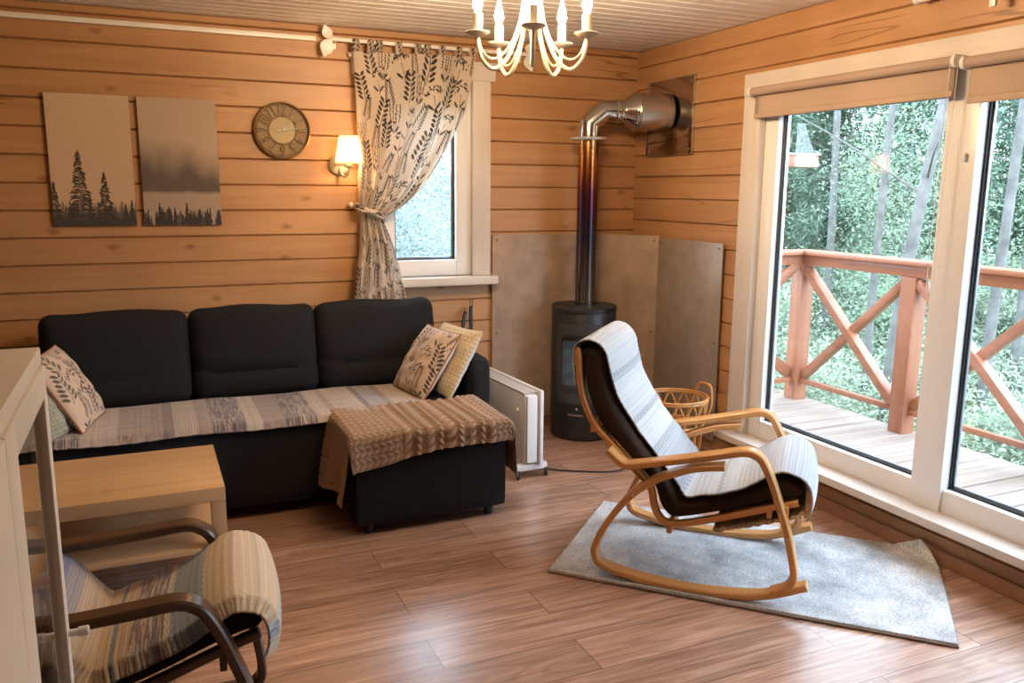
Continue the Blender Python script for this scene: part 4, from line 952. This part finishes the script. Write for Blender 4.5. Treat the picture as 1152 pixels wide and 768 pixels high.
# --- the dark armchair in front of the coffee table
AC = (-.645, 1.985, 0); AZ = math.radians(-5); WA = .530; ku, kz = .94, .93
sc2 = lambda pts, dz=0.0: [(p[0] * ku, p[1] * kz + dz) for p in pts]
sc3 = lambda pts: [(p[0] * ku, p[1] * kz + .042 * float(smoothstep(.2, .42, np.array(p[0])))) for p in pts]
ac = thing('bentwood_armchair', 'dark brown bentwood armchair with a black cushion beside the white cabinet', 'chair', AC, AZ)
ARM2 = [(.13, .520), (.30, .524), (.45, .532), (.58, .542), (.66, .548)] + sc2(ARM[7:12]) + [(.850, .075), (.838, .030), (.79, .014), (.55, .013), (.25, .013)]
SUP = [(.30, .508), (.25, .47), (.22, .38), (.20, .20), (.165, .06), (.18, .038), (.24, .036)]
for y, inner in ((.028, .072), (WA - .028, WA - .072)):
    bm = BM(); strip(bm, P3(ARM2, y), (0, 1, 0), .056, .026, 8); fin('arm', bm, M_DARKBROWN, ac)
    bm = BM(); strip(bm, P3(SUP, y), (0, 1, 0), .052, .022, 8); fin('leg_support', bm, M_DARKBROWN, ac)
    bm = BM(); strip(bm, P3(sc3(FRAME), inner), (0, 1, 0), .03, .024, 8); fin('seat_frame', bm, M_DARKBROWN, ac)
for (u, z) in ((.058, .80), (.125, .555), (.41, .222), (.755, .352)):
    bm = BM(); box(bm, (u - .01, .06, z - .02), (u + .008, WA - .06, z + .02), .004); fin('rail', bm, M_DARKBROWN, ac)
fin('cushion', cushion_bm(sc3(BOT), sc3(TOP), .058, WA - .058, seed=3), M_BLACKCUSH, ac)
bl_, rd_, or_, be_, nv_ = (.17, .20, .25), (.20, .11, .08), (.45, .24, .07), (.46, .36, .25), (.13, .13, .20)
bl_, nv_ = (.17, .215, .29), (.13, .15, .25)
bands = [(.12, be_, 'stripe'), (.06, cG, 'mix'), (.10, (.40, .31, .22), 'stripe'), (.06, cG, 'mix'), (.06, (.38, .30, .22), 'stripe'), (.02, (.5, .44, .36), 'dash'), (.04, bl_, ''), (.018, or_, ''), (.05, nv_, 'stripe'), (.035, (.24, .22, .24), 'stripe'), (.06, (.40, .31, .23), 'stripe'),
         (.045, be_, 'stripe'), (.012, bl_, 'dash'), (.025, (.40, .30, .21), 'stripe'), (.03, rd_, 'mix'), (.035, (.10, .075, .09), 'mix'), (.012, (.50, .45, .38), 'dash'), (.008, bl_, 'dash'), (.055, bl_, 'stripe'), (.012, (.30, .36, .42), 'dash'), (.15, (.50, .40, .28), ''), (.03, (.36, .40, .44), 'dash'), (.04, (.5, .42, .3), '')]
RP2 = [(p[0], p[1]) for p in sc3(RUNP)]
rug_on(RP2, .036, WA - .045, 420, 120, rag(420, 120, bands, 12, .16), 'rag_runner', 'multicoloured striped rag runner draped over the dark armchair', M_RAG, AC, AZ, .014, side=.022)

# ------------------------------------------------------------------ rug under the rocking chair
def rug_mat():
    m, nt, b = mat('faded_grey_rug'); L = nt.links.new; tc = nd(nt, 'ShaderNodeTexCoord')
    n1 = nd(nt, 'ShaderNodeTexNoise', i_Scale=4.5, i_Detail=8.0, i_Roughness=.72); L(tc.outputs['Object'], n1.inputs['Vector'])
    mp = nd(nt, 'ShaderNodeMapping'); mp.inputs['Scale'].default_value = (70, 110, 1); L(tc.outputs['Object'], mp.inputs['Vector'])
    n2 = nd(nt, 'ShaderNodeTexNoise', i_Scale=1.6, i_Detail=3.0); L(mp.outputs[0], n2.inputs['Vector'])
    r = nd(nt, 'ShaderNodeValToRGB'); e = r.color_ramp.elements; e[0].position = .33; e[0].color = (.30, .315, .325, 1); e[1].position = .66; e[1].color = (.78, .775, .75, 1); k = e.new(.5); k.color = (.54, .55, .55, 1)
    L(n1.outputs['Fac'], r.inputs['Fac']); r2 = nd(nt, 'ShaderNodeValToRGB'); r2.color_ramp.elements[0].position = .38; r2.color_ramp.elements[0].color = (.42, .43, .46, 1); r2.color_ramp.elements[1].position = .56
    L(n2.outputs['Fac'], r2.inputs['Fac']); mx = nd(nt, 'ShaderNodeMix', data_type='RGBA', blend_type='MULTIPLY', i_0=.7); L(r.outputs[0], mx.inputs['A']); L(r2.outputs[0], mx.inputs['B']); L(mx.outputs['Result'], b.inputs['Base Color'])
    b.inputs['Roughness'].default_value = .95; b.inputs['Sheen Weight'].default_value = .2; b.inputs['Specular IOR Level'].default_value = .15
    bp = nd(nt, 'ShaderNodeBump', i_Strength=.5, i_Distance=.004); L(n2.outputs['Fac'], bp.inputs['Height']); L(bp.outputs[0], b.inputs['Normal']); return m
RO = Vector((1.389, 2.762)); e1 = Vector((1.016, -1.035)); e2 = Vector((.570, .562)); RL, RW = e1.length, e2.length
rg_ = thing('area_rug', 'pale grey faded rug under the rocking chair, one corner turned up at the baseboard', 'rug', (RO.x, RO.y, 0), math.atan2(e1.y, e1.x))
n, m = 150, 90; uu = np.linspace(0, RL, n)[:, None] * np.ones((1, m)); vv = np.linspace(0, RW, m)[None] * np.ones((n, 1))
ca, sa = math.cos(math.atan2(e1.y, e1.x)), math.sin(math.atan2(e1.y, e1.x))
def bend(u, v, z):
    """the corner that meets the baseboard curls up"""
    x = RO.x + ca * u - sa * v; y = RO.y + sa * u + ca * v; lim = X0 - .055
    over = np.maximum(0, x - lim); xx = np.where(over > 0, lim + np.minimum(over * .35, .024), x); zz_ = z + over * .62 * (over > 0)
    dx, dy = xx - RO.x, y - RO.y; return np.stack([ca * dx + sa * dy, -sa * dx + ca * dy, zz_], -1)
grid('pile', bend(uu, vv, .0085 + .001 * noise2(n, m, 20, 2)), rug_mat(), rg_, thick=-.007)
bm = BM(); ed = []
for u in np.linspace(0, RL, 60): ed.append((u, 0))
for v in np.linspace(0, RW, 34)[1:]: ed.append((RL, v))
for u in np.linspace(RL, 0, 60)[1:]: ed.append((u, RW))
for v in np.linspace(RW, 0, 34)[1:-1]: ed.append((0, v))
pe = [bend(np.array(u), np.array(v), np.array(.0065)) for u, v in ed]
tube(bm, [tuple(float(c) for c in p) for p in pe], .005, 6, 0, True); fin('bound_edge', bm, plain('rug_binding', (.26, .22, .19), .9, 0, .3, 300), rg_)

# ------------------------------------------------------------------ convector heater, cable, tongs, basket
ht = thing('convector_heater', 'white convector heater on castors beside the sofa armrest', 'heater', (1.775, 4.13, 0), math.radians(3))
hl = .34; M_HT = plain('white_heater_enamel', (.70, .70, .71), .35); M_HTG = plain('grey_heater_slot', (.22, .22, .23), .5)
bm = BM(); box(bm, (-.042, -hl, .085), (.030, hl, .455), .006)
fin('casing', bm, M_HT, ht)
boxobj('end_cap', (-.036, -hl - .022, .090), (.024, -hl + .0, .450), M_HT, ht, .006)
boxobj('back_plate', (.036, -hl - .03, .07), (.056, hl + .03, .475), M_HT, ht, .006)
bm = BM(); box(bm, (-.0425, -hl + .004, .452), (.034, hl - .004, .459), .002); fin('grille_bed', bm, M_HTG, ht)
for k in range(5):
    boxobj('grille_bar', (-.042 + k * .0165, -hl + .006, .456), (-.033 + k * .0165, hl - .006, .464), M_HT, ht, .002)
bm = BM(); lathe(bm, [(0, 0), (.010, 0), (.009, .012), (0, .013)], 16, (-.043, -.27, .36), Matrix.Rotation(-PI / 2, 4, 'Y')); fin('knob', bm, M_WHITE, ht)
for y in (-hl + .02, hl - .02):
    bm = BM(); box(bm, (-.085, y - .022, .040), (.10, y + .022, .078), .012); fo = fin('foot', bm, M_HT, ht)
    for x in (-.075, .09):
        bm = BM(); lathe(bm, [(0, -.011), (.018, -.011), (.024, -.007), (.024, .007), (.018, .011), (0, .011)], 24, (x, y - .02, .024), Matrix.Rotation(PI / 2, 4, 'Y') @ Matrix.Rotation(.5, 4, 'X')); fin('castor', bm, M_BLACK, fo)
bm = BM(); tube(bm, [(1.84, 3.92, .055), (1.875, 3.90, .016), (1.96, 3.845, .006), (2.10, 3.755, .006), (2.243, 3.70, .006), (2.36, 3.74, .006), (2.46, 3.85, .006), (2.62, 3.93, .006), (2.78, 3.96, .006), (2.86, 3.96, .02), (2.874, 3.96, .04)], .0045, 8, 8)
tag(fin('power_cable', bm, M_BLACK), 'thin black power cable curving over the floor from the heater', 'cable')
tg = thing('fire_tongs', 'black metal fire tongs leaning against the log wall behind the sofa armrest', 'fire tongs', (1.735, W - .04, 0))
for nm, pts in (('arm', [(-.035, -.03, .004), (-.030, -.025, .40), (-.022, -.018, .62), (-.010, -.012, .735), (.004, -.010, .78)]), ('arm', [(.030, -.03, .004), (.032, -.025, .40), (.034, -.018, .62), (.034, -.012, .78), (.038, -.010, .812)])):
    bm = BM(); strip(bm, pts, (1, 0, 0), .020, .014, 8); fin(nm, bm, M_BLACK, tg)
for z in (.60, .66): boxobj('crosspiece', (-.024, -.026, z), (.036, -.014, z + .02), M_BLACK, tg, .003)
bm = BM(); tube(bm, [(.030, -.010, .808), (.028, -.010, .84), (.036, -.010, .856), (.045, -.010, .84), (.044, -.010, .80)], .003, 8, 6); fin('hanging_loop', bm, M_STEEL2, tg)
bm = BM(); tube(bm, [(-.005, -.010, .77), (-.004, -.010, .795), (.006, -.010, .805), (.014, -.010, .79)], .003, 8, 6); fin('hanging_loop', bm, M_STEEL2, tg)

bk = thing('rattan_basket', 'open rattan basket on the floor between rocking chair and fire board', 'basket', (2.545, 3.60, 0))
def ring_pts(r, z, n=40, wob=0): return [(r * math.cos(a) * 1.05, r * math.sin(a), z + wob * math.sin(2 * a)) for a in np.linspace(0, 2 * PI, n + 1)[:-1]]
for z, r_, t_ in ((.010, .125, .007), (.13, .137, .005), (.26, .152, .006), (.272, .153, .006), (.405, .170, .0065), (.417, .172, .0065)):
    bm = BM(); tube(bm, ring_pts(r_, z), t_, 8, 0, True); fin('ring', bm, M_RATTAN, bk)
bm = BM(); lathe(bm, [(0, .004), (.12, .004), (.122, .014), (0, .014)], 32); fin('bottom', bm, M_RATTAN, bk)
for k in range(14):
    a = 2 * PI * k / 14; am = a + PI / 14; a2 = a + 2 * PI / 14; f = lambda r, a, z: (r * math.cos(a) * 1.05, r * math.sin(a), z)
    bm = BM(); tube(bm, [f(.153, a, .27), f(.162, a + .04, .34), f(.168, am - .06, .39), f(.170, am, .40), f(.168, am + .06, .39), f(.162, a2 - .04, .34), f(.153, a2, .27)], .005, 7, 6); fin('arch', bm, M_RATTAN, bk)
    bm = BM(); tube(bm, [f(.124, a, .01), f(.140, a + .1, .14), f(.153, a, .27)], .005, 7, 6); fin('stake', bm, M_RATTAN, bk)
hd = BM(); tube(hd, [(.155, -.06, .27), (.19, -.07, .36), (.197, -.05, .46), (.185, .0, .475), (.19, .05, .45), (.175, .08, .36), (.150, .08, .27)], .008, 8, 8); fin('handle', hd, M_RATTAN, bk)

# ------------------------------------------------------------------ white glazed cabinet at the left edge
cb = thing('glazed_cabinet', 'white cabinet with a glazed door at the left edge, in front of the armchair', 'cabinet', (-.35, .85, 0))
xf, yb, yf2 = -.146, 1.345, .35
def Cb(p): return (p[0] + .35, p[1] - .85, p[2])
M_CABW = plain('cream_white_cabinet', (.72, .64, .53), .4, 0, .02, 80)
boxobj('top', Cb((-.56, yf2, 1.248)), Cb((xf, yb, 1.272)), M_CABW, cb, .002)
boxobj('bottom', Cb((-.56, yf2, .06)), Cb((xf - .004, yb, .085)), M_CABW, cb, .002)
boxobj('back_panel', Cb((-.56, yf2, 0)), Cb((-.548, yb, 1.248)), M_CABW, cb, .001)
boxobj('post', Cb((xf - .016, yb - .018, 0)), Cb((xf - .002, yb, 1.248)), M_CABW, cb, .002)
boxobj('side_panel', Cb((-.548, yf2, 0)), Cb((xf - .004, yf2 + .018, 1.248)), M_CABW, cb, .002)
boxobj('plinth', Cb((-.56, yf2 + .02, 0)), Cb((xf - .02, yb - .02, .06)), M_CABW, cb, .001)
boxobj('side_glass', Cb((-.546, yb - .008, .085)), Cb((xf - .017, yb - .004, 1.248)), M_CABGLASS, cb, 0)
dr = BM(); d0, d1, dz0, dz1 = .955, 1.343, .09, 1.247
for lo, hi in (((xf - .014, d1 - .034, dz0), (xf + .004, d1, dz1)), ((xf - .014, d0, dz0), (xf + .004, d0 + .072, dz1)), ((xf - .0135, d0 + .072, dz1 - .045), (xf + .0035, d1 - .034, dz1)), ((xf - .0135, d0 + .072, dz0), (xf + .0035, d1 - .034, dz0 + .055))): box(dr, Cb(lo), Cb(hi), .004)
door = fin('door', dr, M_CABW, cb)
boxobj('glass', Cb((xf - .008, d0 + .05, dz0 + .05)), Cb((xf - .005, d1 - .03, dz1 - .04)), M_CABGLASS, door, 0)
bm = BM(); lathe(bm, [(0, -.030), (.0055, -.030), (.0055, .0), (.0055, .016), (.0075, .018), (.0075, .030), (.006, .032), (0, .032)], 18, Cb((xf, d1 - .018, .835)), Matrix.Rotation(PI / 2, 4, 'Y')); fin('knob', bm, M_WHITE, door)  # inner half of the knob stands in for its reflection in the glass
boxobj('door', Cb((xf - .014, yf2 + .004, dz0)), Cb((xf + .004, d0 - .004, dz1)), M_CABW, cb, .003)

# ------------------------------------------------------------------ outside: deck, railing, ground, trees
bm = BM(); y = -1.0; k = 0
while y < 5.0:
    box(bm, (X0 + .165, y, -.05), (4.46, y + .132, -.012 + random.uniform(-.002, .002)), .004, seg=1); y += .142
box(bm, (4.40, -1.0, -.25), (4.45, 5.0, -.052), .003); box(bm, (X0 + .2, 4.95, -.25), (4.45, 5.0, -.052), .003)
tag(fin('deck', bm, M_DECK), 'weathered plank deck outside the big window', None)['kind'] = 'structure'
rl = thing('deck_railing', 'red-brown timber railing with crossed braces along the deck edge', 'railing', (4.37, 2.5, -.012))
def R_(p): return (p[0] - 4.37, p[1] - 2.5, p[2] + .012)
PY = [4.66, 3.70, 2.74, 1.78, .82]; rx = 4.37
M_REDX = wood('red_brown_timber_x', (.30, .118, .062), (.41, .178, .098), 'x', .36, .6, .3, (.2, .06, .03), .1)
M_REDY = wood('red_brown_timber_y', (.30, .118, .062), (.41, .178, .098), 'y', .36, .6, .3, (.2, .06, .03), .1)
for y in PY: boxobj('post', R_((rx - .055, y - .055, -.012)), R_((rx + .055, y + .055, .984)), M_RED, rl, .006)
boxobj('post', R_((3.15 - .05, 4.66 - .05, -.012)), R_((3.15 + .05, 4.66 + .05, .984)), M_RED, rl, .006)
boxobj('handrail', R_((rx - .075, .6, 1.055)), R_((rx + .075, 4.735, 1.088)), M_REDY, rl, .008)
boxobj('top_beam', R_((rx - .045, .6, .985)), R_((rx + .045, 4.715, 1.054)), M_REDY, rl, .006)
boxobj('top_beam', R_((3.08, 4.615, .985)), R_((rx - .046, 4.705, 1.054)), M_REDX, rl, .006)
boxobj('handrail', R_((3.08, 4.585, 1.055)), R_((rx - .076, 4.735, 1.088)), M_REDX, rl, .008)
def beam(nm, p0, p1, w, t, m):
    p0, p1 = Vector(R_(p0)), Vector(R_(p1)); d = p1 - p0; bm = BM(); box(bm, (-d.length / 2, -t / 2, -w / 2), (d.length / 2, t / 2, w / 2), .005)
    bmesh.ops.transform(bm, matrix=Matrix.Translation((p0 + p1) / 2) @ d.to_track_quat('X', 'Z').to_matrix().to_4x4(), verts=bm.verts); fin(nm, bm, m, rl)
for ya, yb_ in zip(PY, PY[1:]):
    boxobj('lower_rail', R_((rx - .02, yb_ + .055, .115)), R_((rx + .02, ya - .055, .150)), M_REDY, rl, .004)
    beam('brace', (rx - .012, ya - .06, .955), (rx - .012, yb_ + .06, .165), .055, .072, M_REDY)
    beam('brace', (rx + .018, ya - .06, .165), (rx + .018, yb_ + .06, .955), .055, .06, M_REDY)
boxobj('lower_rail', R_((3.2, 4.64, .115)), R_((rx - .055, 4.68, .150)), M_REDX, rl, .004)
beam('brace', (3.2, 4.638, .175), (rx - .06, 4.638, 1.01), .075, .04, M_REDX)
beam('brace', (3.2, 4.682, 1.01), (rx - .06, 4.682, .175), .075, .04, M_REDX)
pb = thing('timber_arm', 'dark red timber arm on a post outside, beyond the corner of the railing', 'post', (5.07, 5.55, 0))
boxobj('arm', (-.45, -.06, 1.70), (.16, .06, 1.80), M_REDX, pb, .006); boxobj('upright', (-.29, -.05, -.62), (-.19, .05, 1.70), M_RED, pb, .006)
boxobj('cap_strip', (-.46, -.075, 1.80), (.17, .075, 1.812), M_WHITE, pb, .002)

def at(px, dist):
    d = Vector((Mx[2][0], Mx[2][1])).normalized() + Vector((Mx[0][0], Mx[0][1])).normalized() * (px - 576) / 950.0
    d.normalize(); return d * dist
def ground_z(x, y):
    r = np.hypot(x, y); return -.50 + .95 * smoothstep(5.5, 13, r) + 2.2 * smoothstep(13, 40, r) + .06 * np.sin(x * 1.7 + y) + .05 * np.sin(y * 2.3 - x * .6)
n = 120; gx = np.linspace(-45, 60, n)[:, None] * np.ones((1, n)); gy = np.linspace(-30, 70, n)[None] * np.ones((n, 1)); P = np.stack([gx, gy, ground_z(gx, gy)], -1)
ins = (gx > XL - 1) & (gx < 4.2) & (gy > YR - 1) & (gy < W + .3); P[..., 2] = np.where(ins, -.6, P[..., 2])
g_ = grid('ground', P, plain('forest_floor', (.085, .11, .055), .95, 0, .4, 6, var=.4)); g_['kind'] = 'structure'

M_LEAF = leafmat('meadow_leaves', (.25, .34, .23), (.52, .59, .46)); M_LEAF2 = leafmat('bush_leaves', (.18, .29, .19), (.40, .52, .37), .4)  # leaf colours here paled to carry the haze and reflection of the window glass
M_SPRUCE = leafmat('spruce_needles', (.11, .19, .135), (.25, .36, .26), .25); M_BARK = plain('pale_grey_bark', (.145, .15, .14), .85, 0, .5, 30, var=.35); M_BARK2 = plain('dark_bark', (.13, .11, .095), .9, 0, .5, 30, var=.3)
M_HAZYSHRUB = leafmat('pale_shrub_leaves', (.20, .25, .285), (.40, .455, .50), .45)  # bluish haze put into the leaf colour of these shrubs
def leaf_quads(pos, size, aspect, seed, nrm_up=.4):
    """one small folded leaf per position"""
    r = np.random.default_rng(seed); k = len(pos); d = r.normal(size=(k, 3)); d[:, 2] = d[:, 2] * .6 - .15; d /= np.linalg.norm(d, axis=1, keepdims=True)
    s_ = np.cross(d, r.normal(size=(k, 3)) + np.array((0, 0, nrm_up * 3))); s_ /= np.linalg.norm(s_, axis=1, keepdims=True) + 1e-9
    L_ = size * r.uniform(.6, 1.3, (k, 1)); w_ = L_ * aspect
    V = np.stack([pos, pos + d * L_ * .5 + s_ * w_ / 2, pos + d * L_, pos + d * L_ * .5 - s_ * w_ / 2], 1).reshape(-1, 3); F = np.arange(4 * k).reshape(-1, 4); return V, F
def bush_mesh(nm, k, rad, h, size, seed, asp=.6):
    r = np.random.default_rng(seed); nb = 16; cen = np.stack([r.normal(size=nb) * rad * .5, r.normal(size=nb) * rad * .5, r.uniform(.15, .9, nb) * h], -1); q = r.integers(nb, size=k)
    pos = cen[q] + r.normal(size=(k, 3)) * np.array((rad * .26, rad * .26, h * .13)); pos[:, 2] = np.maximum(.02, pos[:, 2]); return mesh_np(nm, *leaf_quads(pos, size, asp, seed + 1), smooth=False)
def spruce_mesh(nm, H, R0, seed, k=80):
    r = np.random.default_rng(seed); pos = []; lev = 30
    for i in range(lev):
        f = i / lev; z = H * (.06 + .93 * f); R1 = R0 * (1 - f) ** .85 + .08; nb = int(11 - 5 * f)
        for b in range(nb):
            a = r.random() * 2 * PI; L_ = R1 * r.uniform(.7, 1.15); t = r.random(k) ** .75
            p = np.stack([np.cos(a) * t * L_, np.sin(a) * t * L_, z - .30 * L_ * t + .16 * L_ * t ** 3 - r.random(k) * .16 * L_ * .6], -1) + r.normal(size=(k, 3)) * .05; pos.append(p)
    pos = np.concatenate(pos); return mesh_np(nm, *leaf_quads(pos, .115, .24, seed + 1, .9), smooth=False)
def trunk_bm(H, r0, lean, seed, branches=5, z0=1.2, thin=.2):
    bm = BM(); r = random.Random(seed); P_ = [Vector((lean[0] * t * t + r.uniform(-.02, .02) * H * .1, lean[1] * t * t + r.uniform(-.02, .02) * H * .1, H * t)) for t in (0, .15, .3, .5, .7, .85, 1)]
    tube(bm, P_, lambda t: r0 * (1 - (1 - thin) * t), 10, 6)
    for k in range(branches):
        t = r.uniform(z0 / H, .95); i = min(5, int(t * 6)); c = P_[i].lerp(P_[i + 1], t * 6 - i) if i < 6 else P_[-1]; a = r.random() * 2 * PI; L_ = r.uniform(.5, 1.3)
        d = Vector((math.cos(a), math.sin(a), r.uniform(-.1, .7)))
        tube(bm, [c, c + d * L_ * .5 + Vector((0, 0, .04)), c + d * L_], lambda t: r0 * .22 * (1 - .8 * t), 5, 4)
    return bm
def copy_tree(o):
    c = o.copy(); C.objects.link(c)
    for ch in o.children: d = ch.copy(); C.objects.link(d); d.parent = c
    return c
def put(o, p, rz, s=1.0, dz=0):
    o.location = (p.x, p.y, float(ground_z(np.array(p.x), np.array(p.y))) - .05 + dz); o.rotation_euler = (0, 0, rz); o.scale = (s, s, s)
def scatter(n, px0, px1, d0, d1, gap, seed, avoid=()):
    r = random.Random(seed); out = []; tries = 0
    while len(out) < n and tries < 6000:
        tries += 1; p = at(r.uniform(px0, px1), math.sqrt(r.uniform(d0 * d0, d1 * d1)))
        if all((p - q).length > gap for q in out) and all((p - q).length > g for q, g in avoid): out.append(p)
    return out
TR = [(Vector((4.83, 5.55)), .75)]
for (px, dist, r0, lean, H, lab) in ((990, 7.6, .036, (.10, -.02), 4.6, 'slender pale trunk beyond the railing, upright behind the lamp reflection'), (1018, 7.0, .055, (.62, -.50), 5.0, 'thick pale leaning trunk beyond the railing near the middle of the left pane'),
                                    (1131, 7.4, .048, (.15, -.15), 5.0, 'pale trunk seen through the right pane above the handrail'), (1166, 8.2, .07, (.05, 0), 5.4, 'broad pale trunk at the right edge of the right pane'),
                                    (938, 9.4, .045, (-.05, .1), 5.0, 'grey trunk at the left of the left pane, behind the corner of the railing')):
    t = thing('birch_tree', lab, 'tree', (0, 0, 0), 0, 'pale trunked trees beyond the deck'); fin('trunk', trunk_bm(H, r0, lean, int(px), 8, 1.9, .5), M_BARK, t)
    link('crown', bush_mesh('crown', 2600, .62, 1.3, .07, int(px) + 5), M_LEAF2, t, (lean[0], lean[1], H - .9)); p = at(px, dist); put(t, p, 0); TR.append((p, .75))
protos = []
for v in range(3):
    t = thing('spruce_tree', 'dark green spruce standing in the forest beyond the deck', 'tree', (0, 0, 0), 0, 'spruces in the forest'); H = (4.8, 5.6, 4.0)[v]
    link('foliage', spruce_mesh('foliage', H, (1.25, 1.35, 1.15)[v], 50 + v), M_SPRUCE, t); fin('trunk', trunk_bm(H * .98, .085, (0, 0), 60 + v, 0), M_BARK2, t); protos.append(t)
spots = scatter(22, 640, 1480, 10.6, 13.6, 1.55, 4, TR) + scatter(5, 250, 380, 10.6, 13.8, 1.7, 5) + scatter(4, 570, 640, 10.6, 13.8, 1.7, 5) + scatter(30, 570, 1500, 14.6, 19.5, 2.0, 6) + scatter(4, 240, 370, 14.6, 19.5, 2.1, 7) + [at(906, 14.2), at(884, 12.2), at(930, 15.2)]
for i, p in enumerate(spots):
    t = protos[i % 3] if i < 3 else copy_tree(protos[i % 3]); put(t, p, i * 1.7, .92 + .16 * ((i * 37) % 10) / 10)
saps = []
for v in range(3):
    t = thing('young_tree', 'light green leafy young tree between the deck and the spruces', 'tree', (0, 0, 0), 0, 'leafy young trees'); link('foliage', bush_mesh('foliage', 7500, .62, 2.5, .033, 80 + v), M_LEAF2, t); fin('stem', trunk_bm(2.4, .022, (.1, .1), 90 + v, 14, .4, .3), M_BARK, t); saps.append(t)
p2 = scatter(10, 850, 1420, 8.6, 10.4, 1.25, 8, TR); TR += [(p, .8) for p in p2]
for i, p in enumerate(p2):
    t = saps[i % 3] if i < 3 else copy_tree(saps[i % 3]); put(t, p, i * 2.1, .75 + .3 * ((i * 53) % 10) / 10, -.1)
bsh = []
for v in range(3):
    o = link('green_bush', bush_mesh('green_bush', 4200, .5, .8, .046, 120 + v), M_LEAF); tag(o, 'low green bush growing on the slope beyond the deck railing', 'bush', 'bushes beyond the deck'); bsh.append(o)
for i, p in enumerate(scatter(26, 850, 1440, 6.6, 10.2, .92, 9, [(q, .5) for q, g in TR])):
    o = bsh[i % 3] if i < 3 else bsh[i % 3].copy()
    if i >= 3: C.objects.link(o)
    put(o, p, i * 1.3, .7 + .4 * ((i * 29) % 10) / 10)
psh = []
for v in range(2):
    o = link('pale_shrub', bush_mesh('pale_shrub', 4200, .55, 1.9, .045, 140 + v, .35), M_HAZYSHRUB); tag(o, 'pale twiggy shrub outside the small window', 'shrub', 'pale shrubs outside the small window'); psh.append(o)
for i, p in enumerate(scatter(14, 380, 570, 6.6, 9.6, .85, 10)):
    o = psh[i % 2] if i < 2 else psh[i % 2].copy()
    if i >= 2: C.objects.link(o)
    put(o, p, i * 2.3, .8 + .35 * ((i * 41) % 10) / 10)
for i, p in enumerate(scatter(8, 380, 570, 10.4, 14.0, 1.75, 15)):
    o = psh[i % 2].copy(); C.objects.link(o); put(o, p, i * 1.9, 1.55)
# herbs and grass: nobody could count them
r = np.random.default_rng(99); k = 260000; rad = 4.6 + 11 * r.random(k) ** 1.5; px = r.uniform(250, 1600, k)
f2 = np.array((Mx[2][0], Mx[2][1])); f2 /= np.linalg.norm(f2); r2 = np.array((Mx[0][0], Mx[0][1])); r2 /= np.linalg.norm(r2)
d = f2[None] + r2[None] * ((px - 576) / 950)[:, None]; d /= np.linalg.norm(d, axis=1, keepdims=True); xy = d * rad[:, None]
ok = (np.hypot(xy[:, 0] - 4.83, xy[:, 1] - 5.55) > .16) & ~((xy[:, 0] < 4.55) & (xy[:, 1] < 5.15)) & (np.hypot(*xy.T) > 4.6); xy = xy[ok]; z = ground_z(xy[:, 0], xy[:, 1]) + r.random(len(xy)) ** 1.6 * .42
V, F = leaf_quads(np.column_stack([xy, z]), .05, .34, 5, .2)
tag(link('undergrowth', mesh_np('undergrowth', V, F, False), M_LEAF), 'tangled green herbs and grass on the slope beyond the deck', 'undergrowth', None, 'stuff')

# ------------------------------------------------------------------ light
w = bpy.data.worlds.new('overcast_sky'); SC.world = w; w.use_nodes = True; nt = w.node_tree; bg = nt.nodes['Background']
bg.inputs['Color'].default_value = (.70, .83, 1.03, 1); bg.inputs['Strength'].default_value = 12.0
SC.view_settings.view_transform = 'Standard'; SC.view_settings.look = 'None'; SC.view_settings.gamma = 1.0; SC.view_settings.use_curve_mapping = False
SC.view_settings.exposure = 0.0
cy_ = SC.cycles; cy_.use_denoising = True
try: cy_.denoiser = 'OPENIMAGEDENOISE'
except Exception: pass
cy_.max_bounces = 10; cy_.transparent_max_bounces = 16; cy_.caustics_reflective = False; cy_.caustics_refractive = False; cy_.sample_clamp_indirect = 6.0
SC.render.film_transparent = False
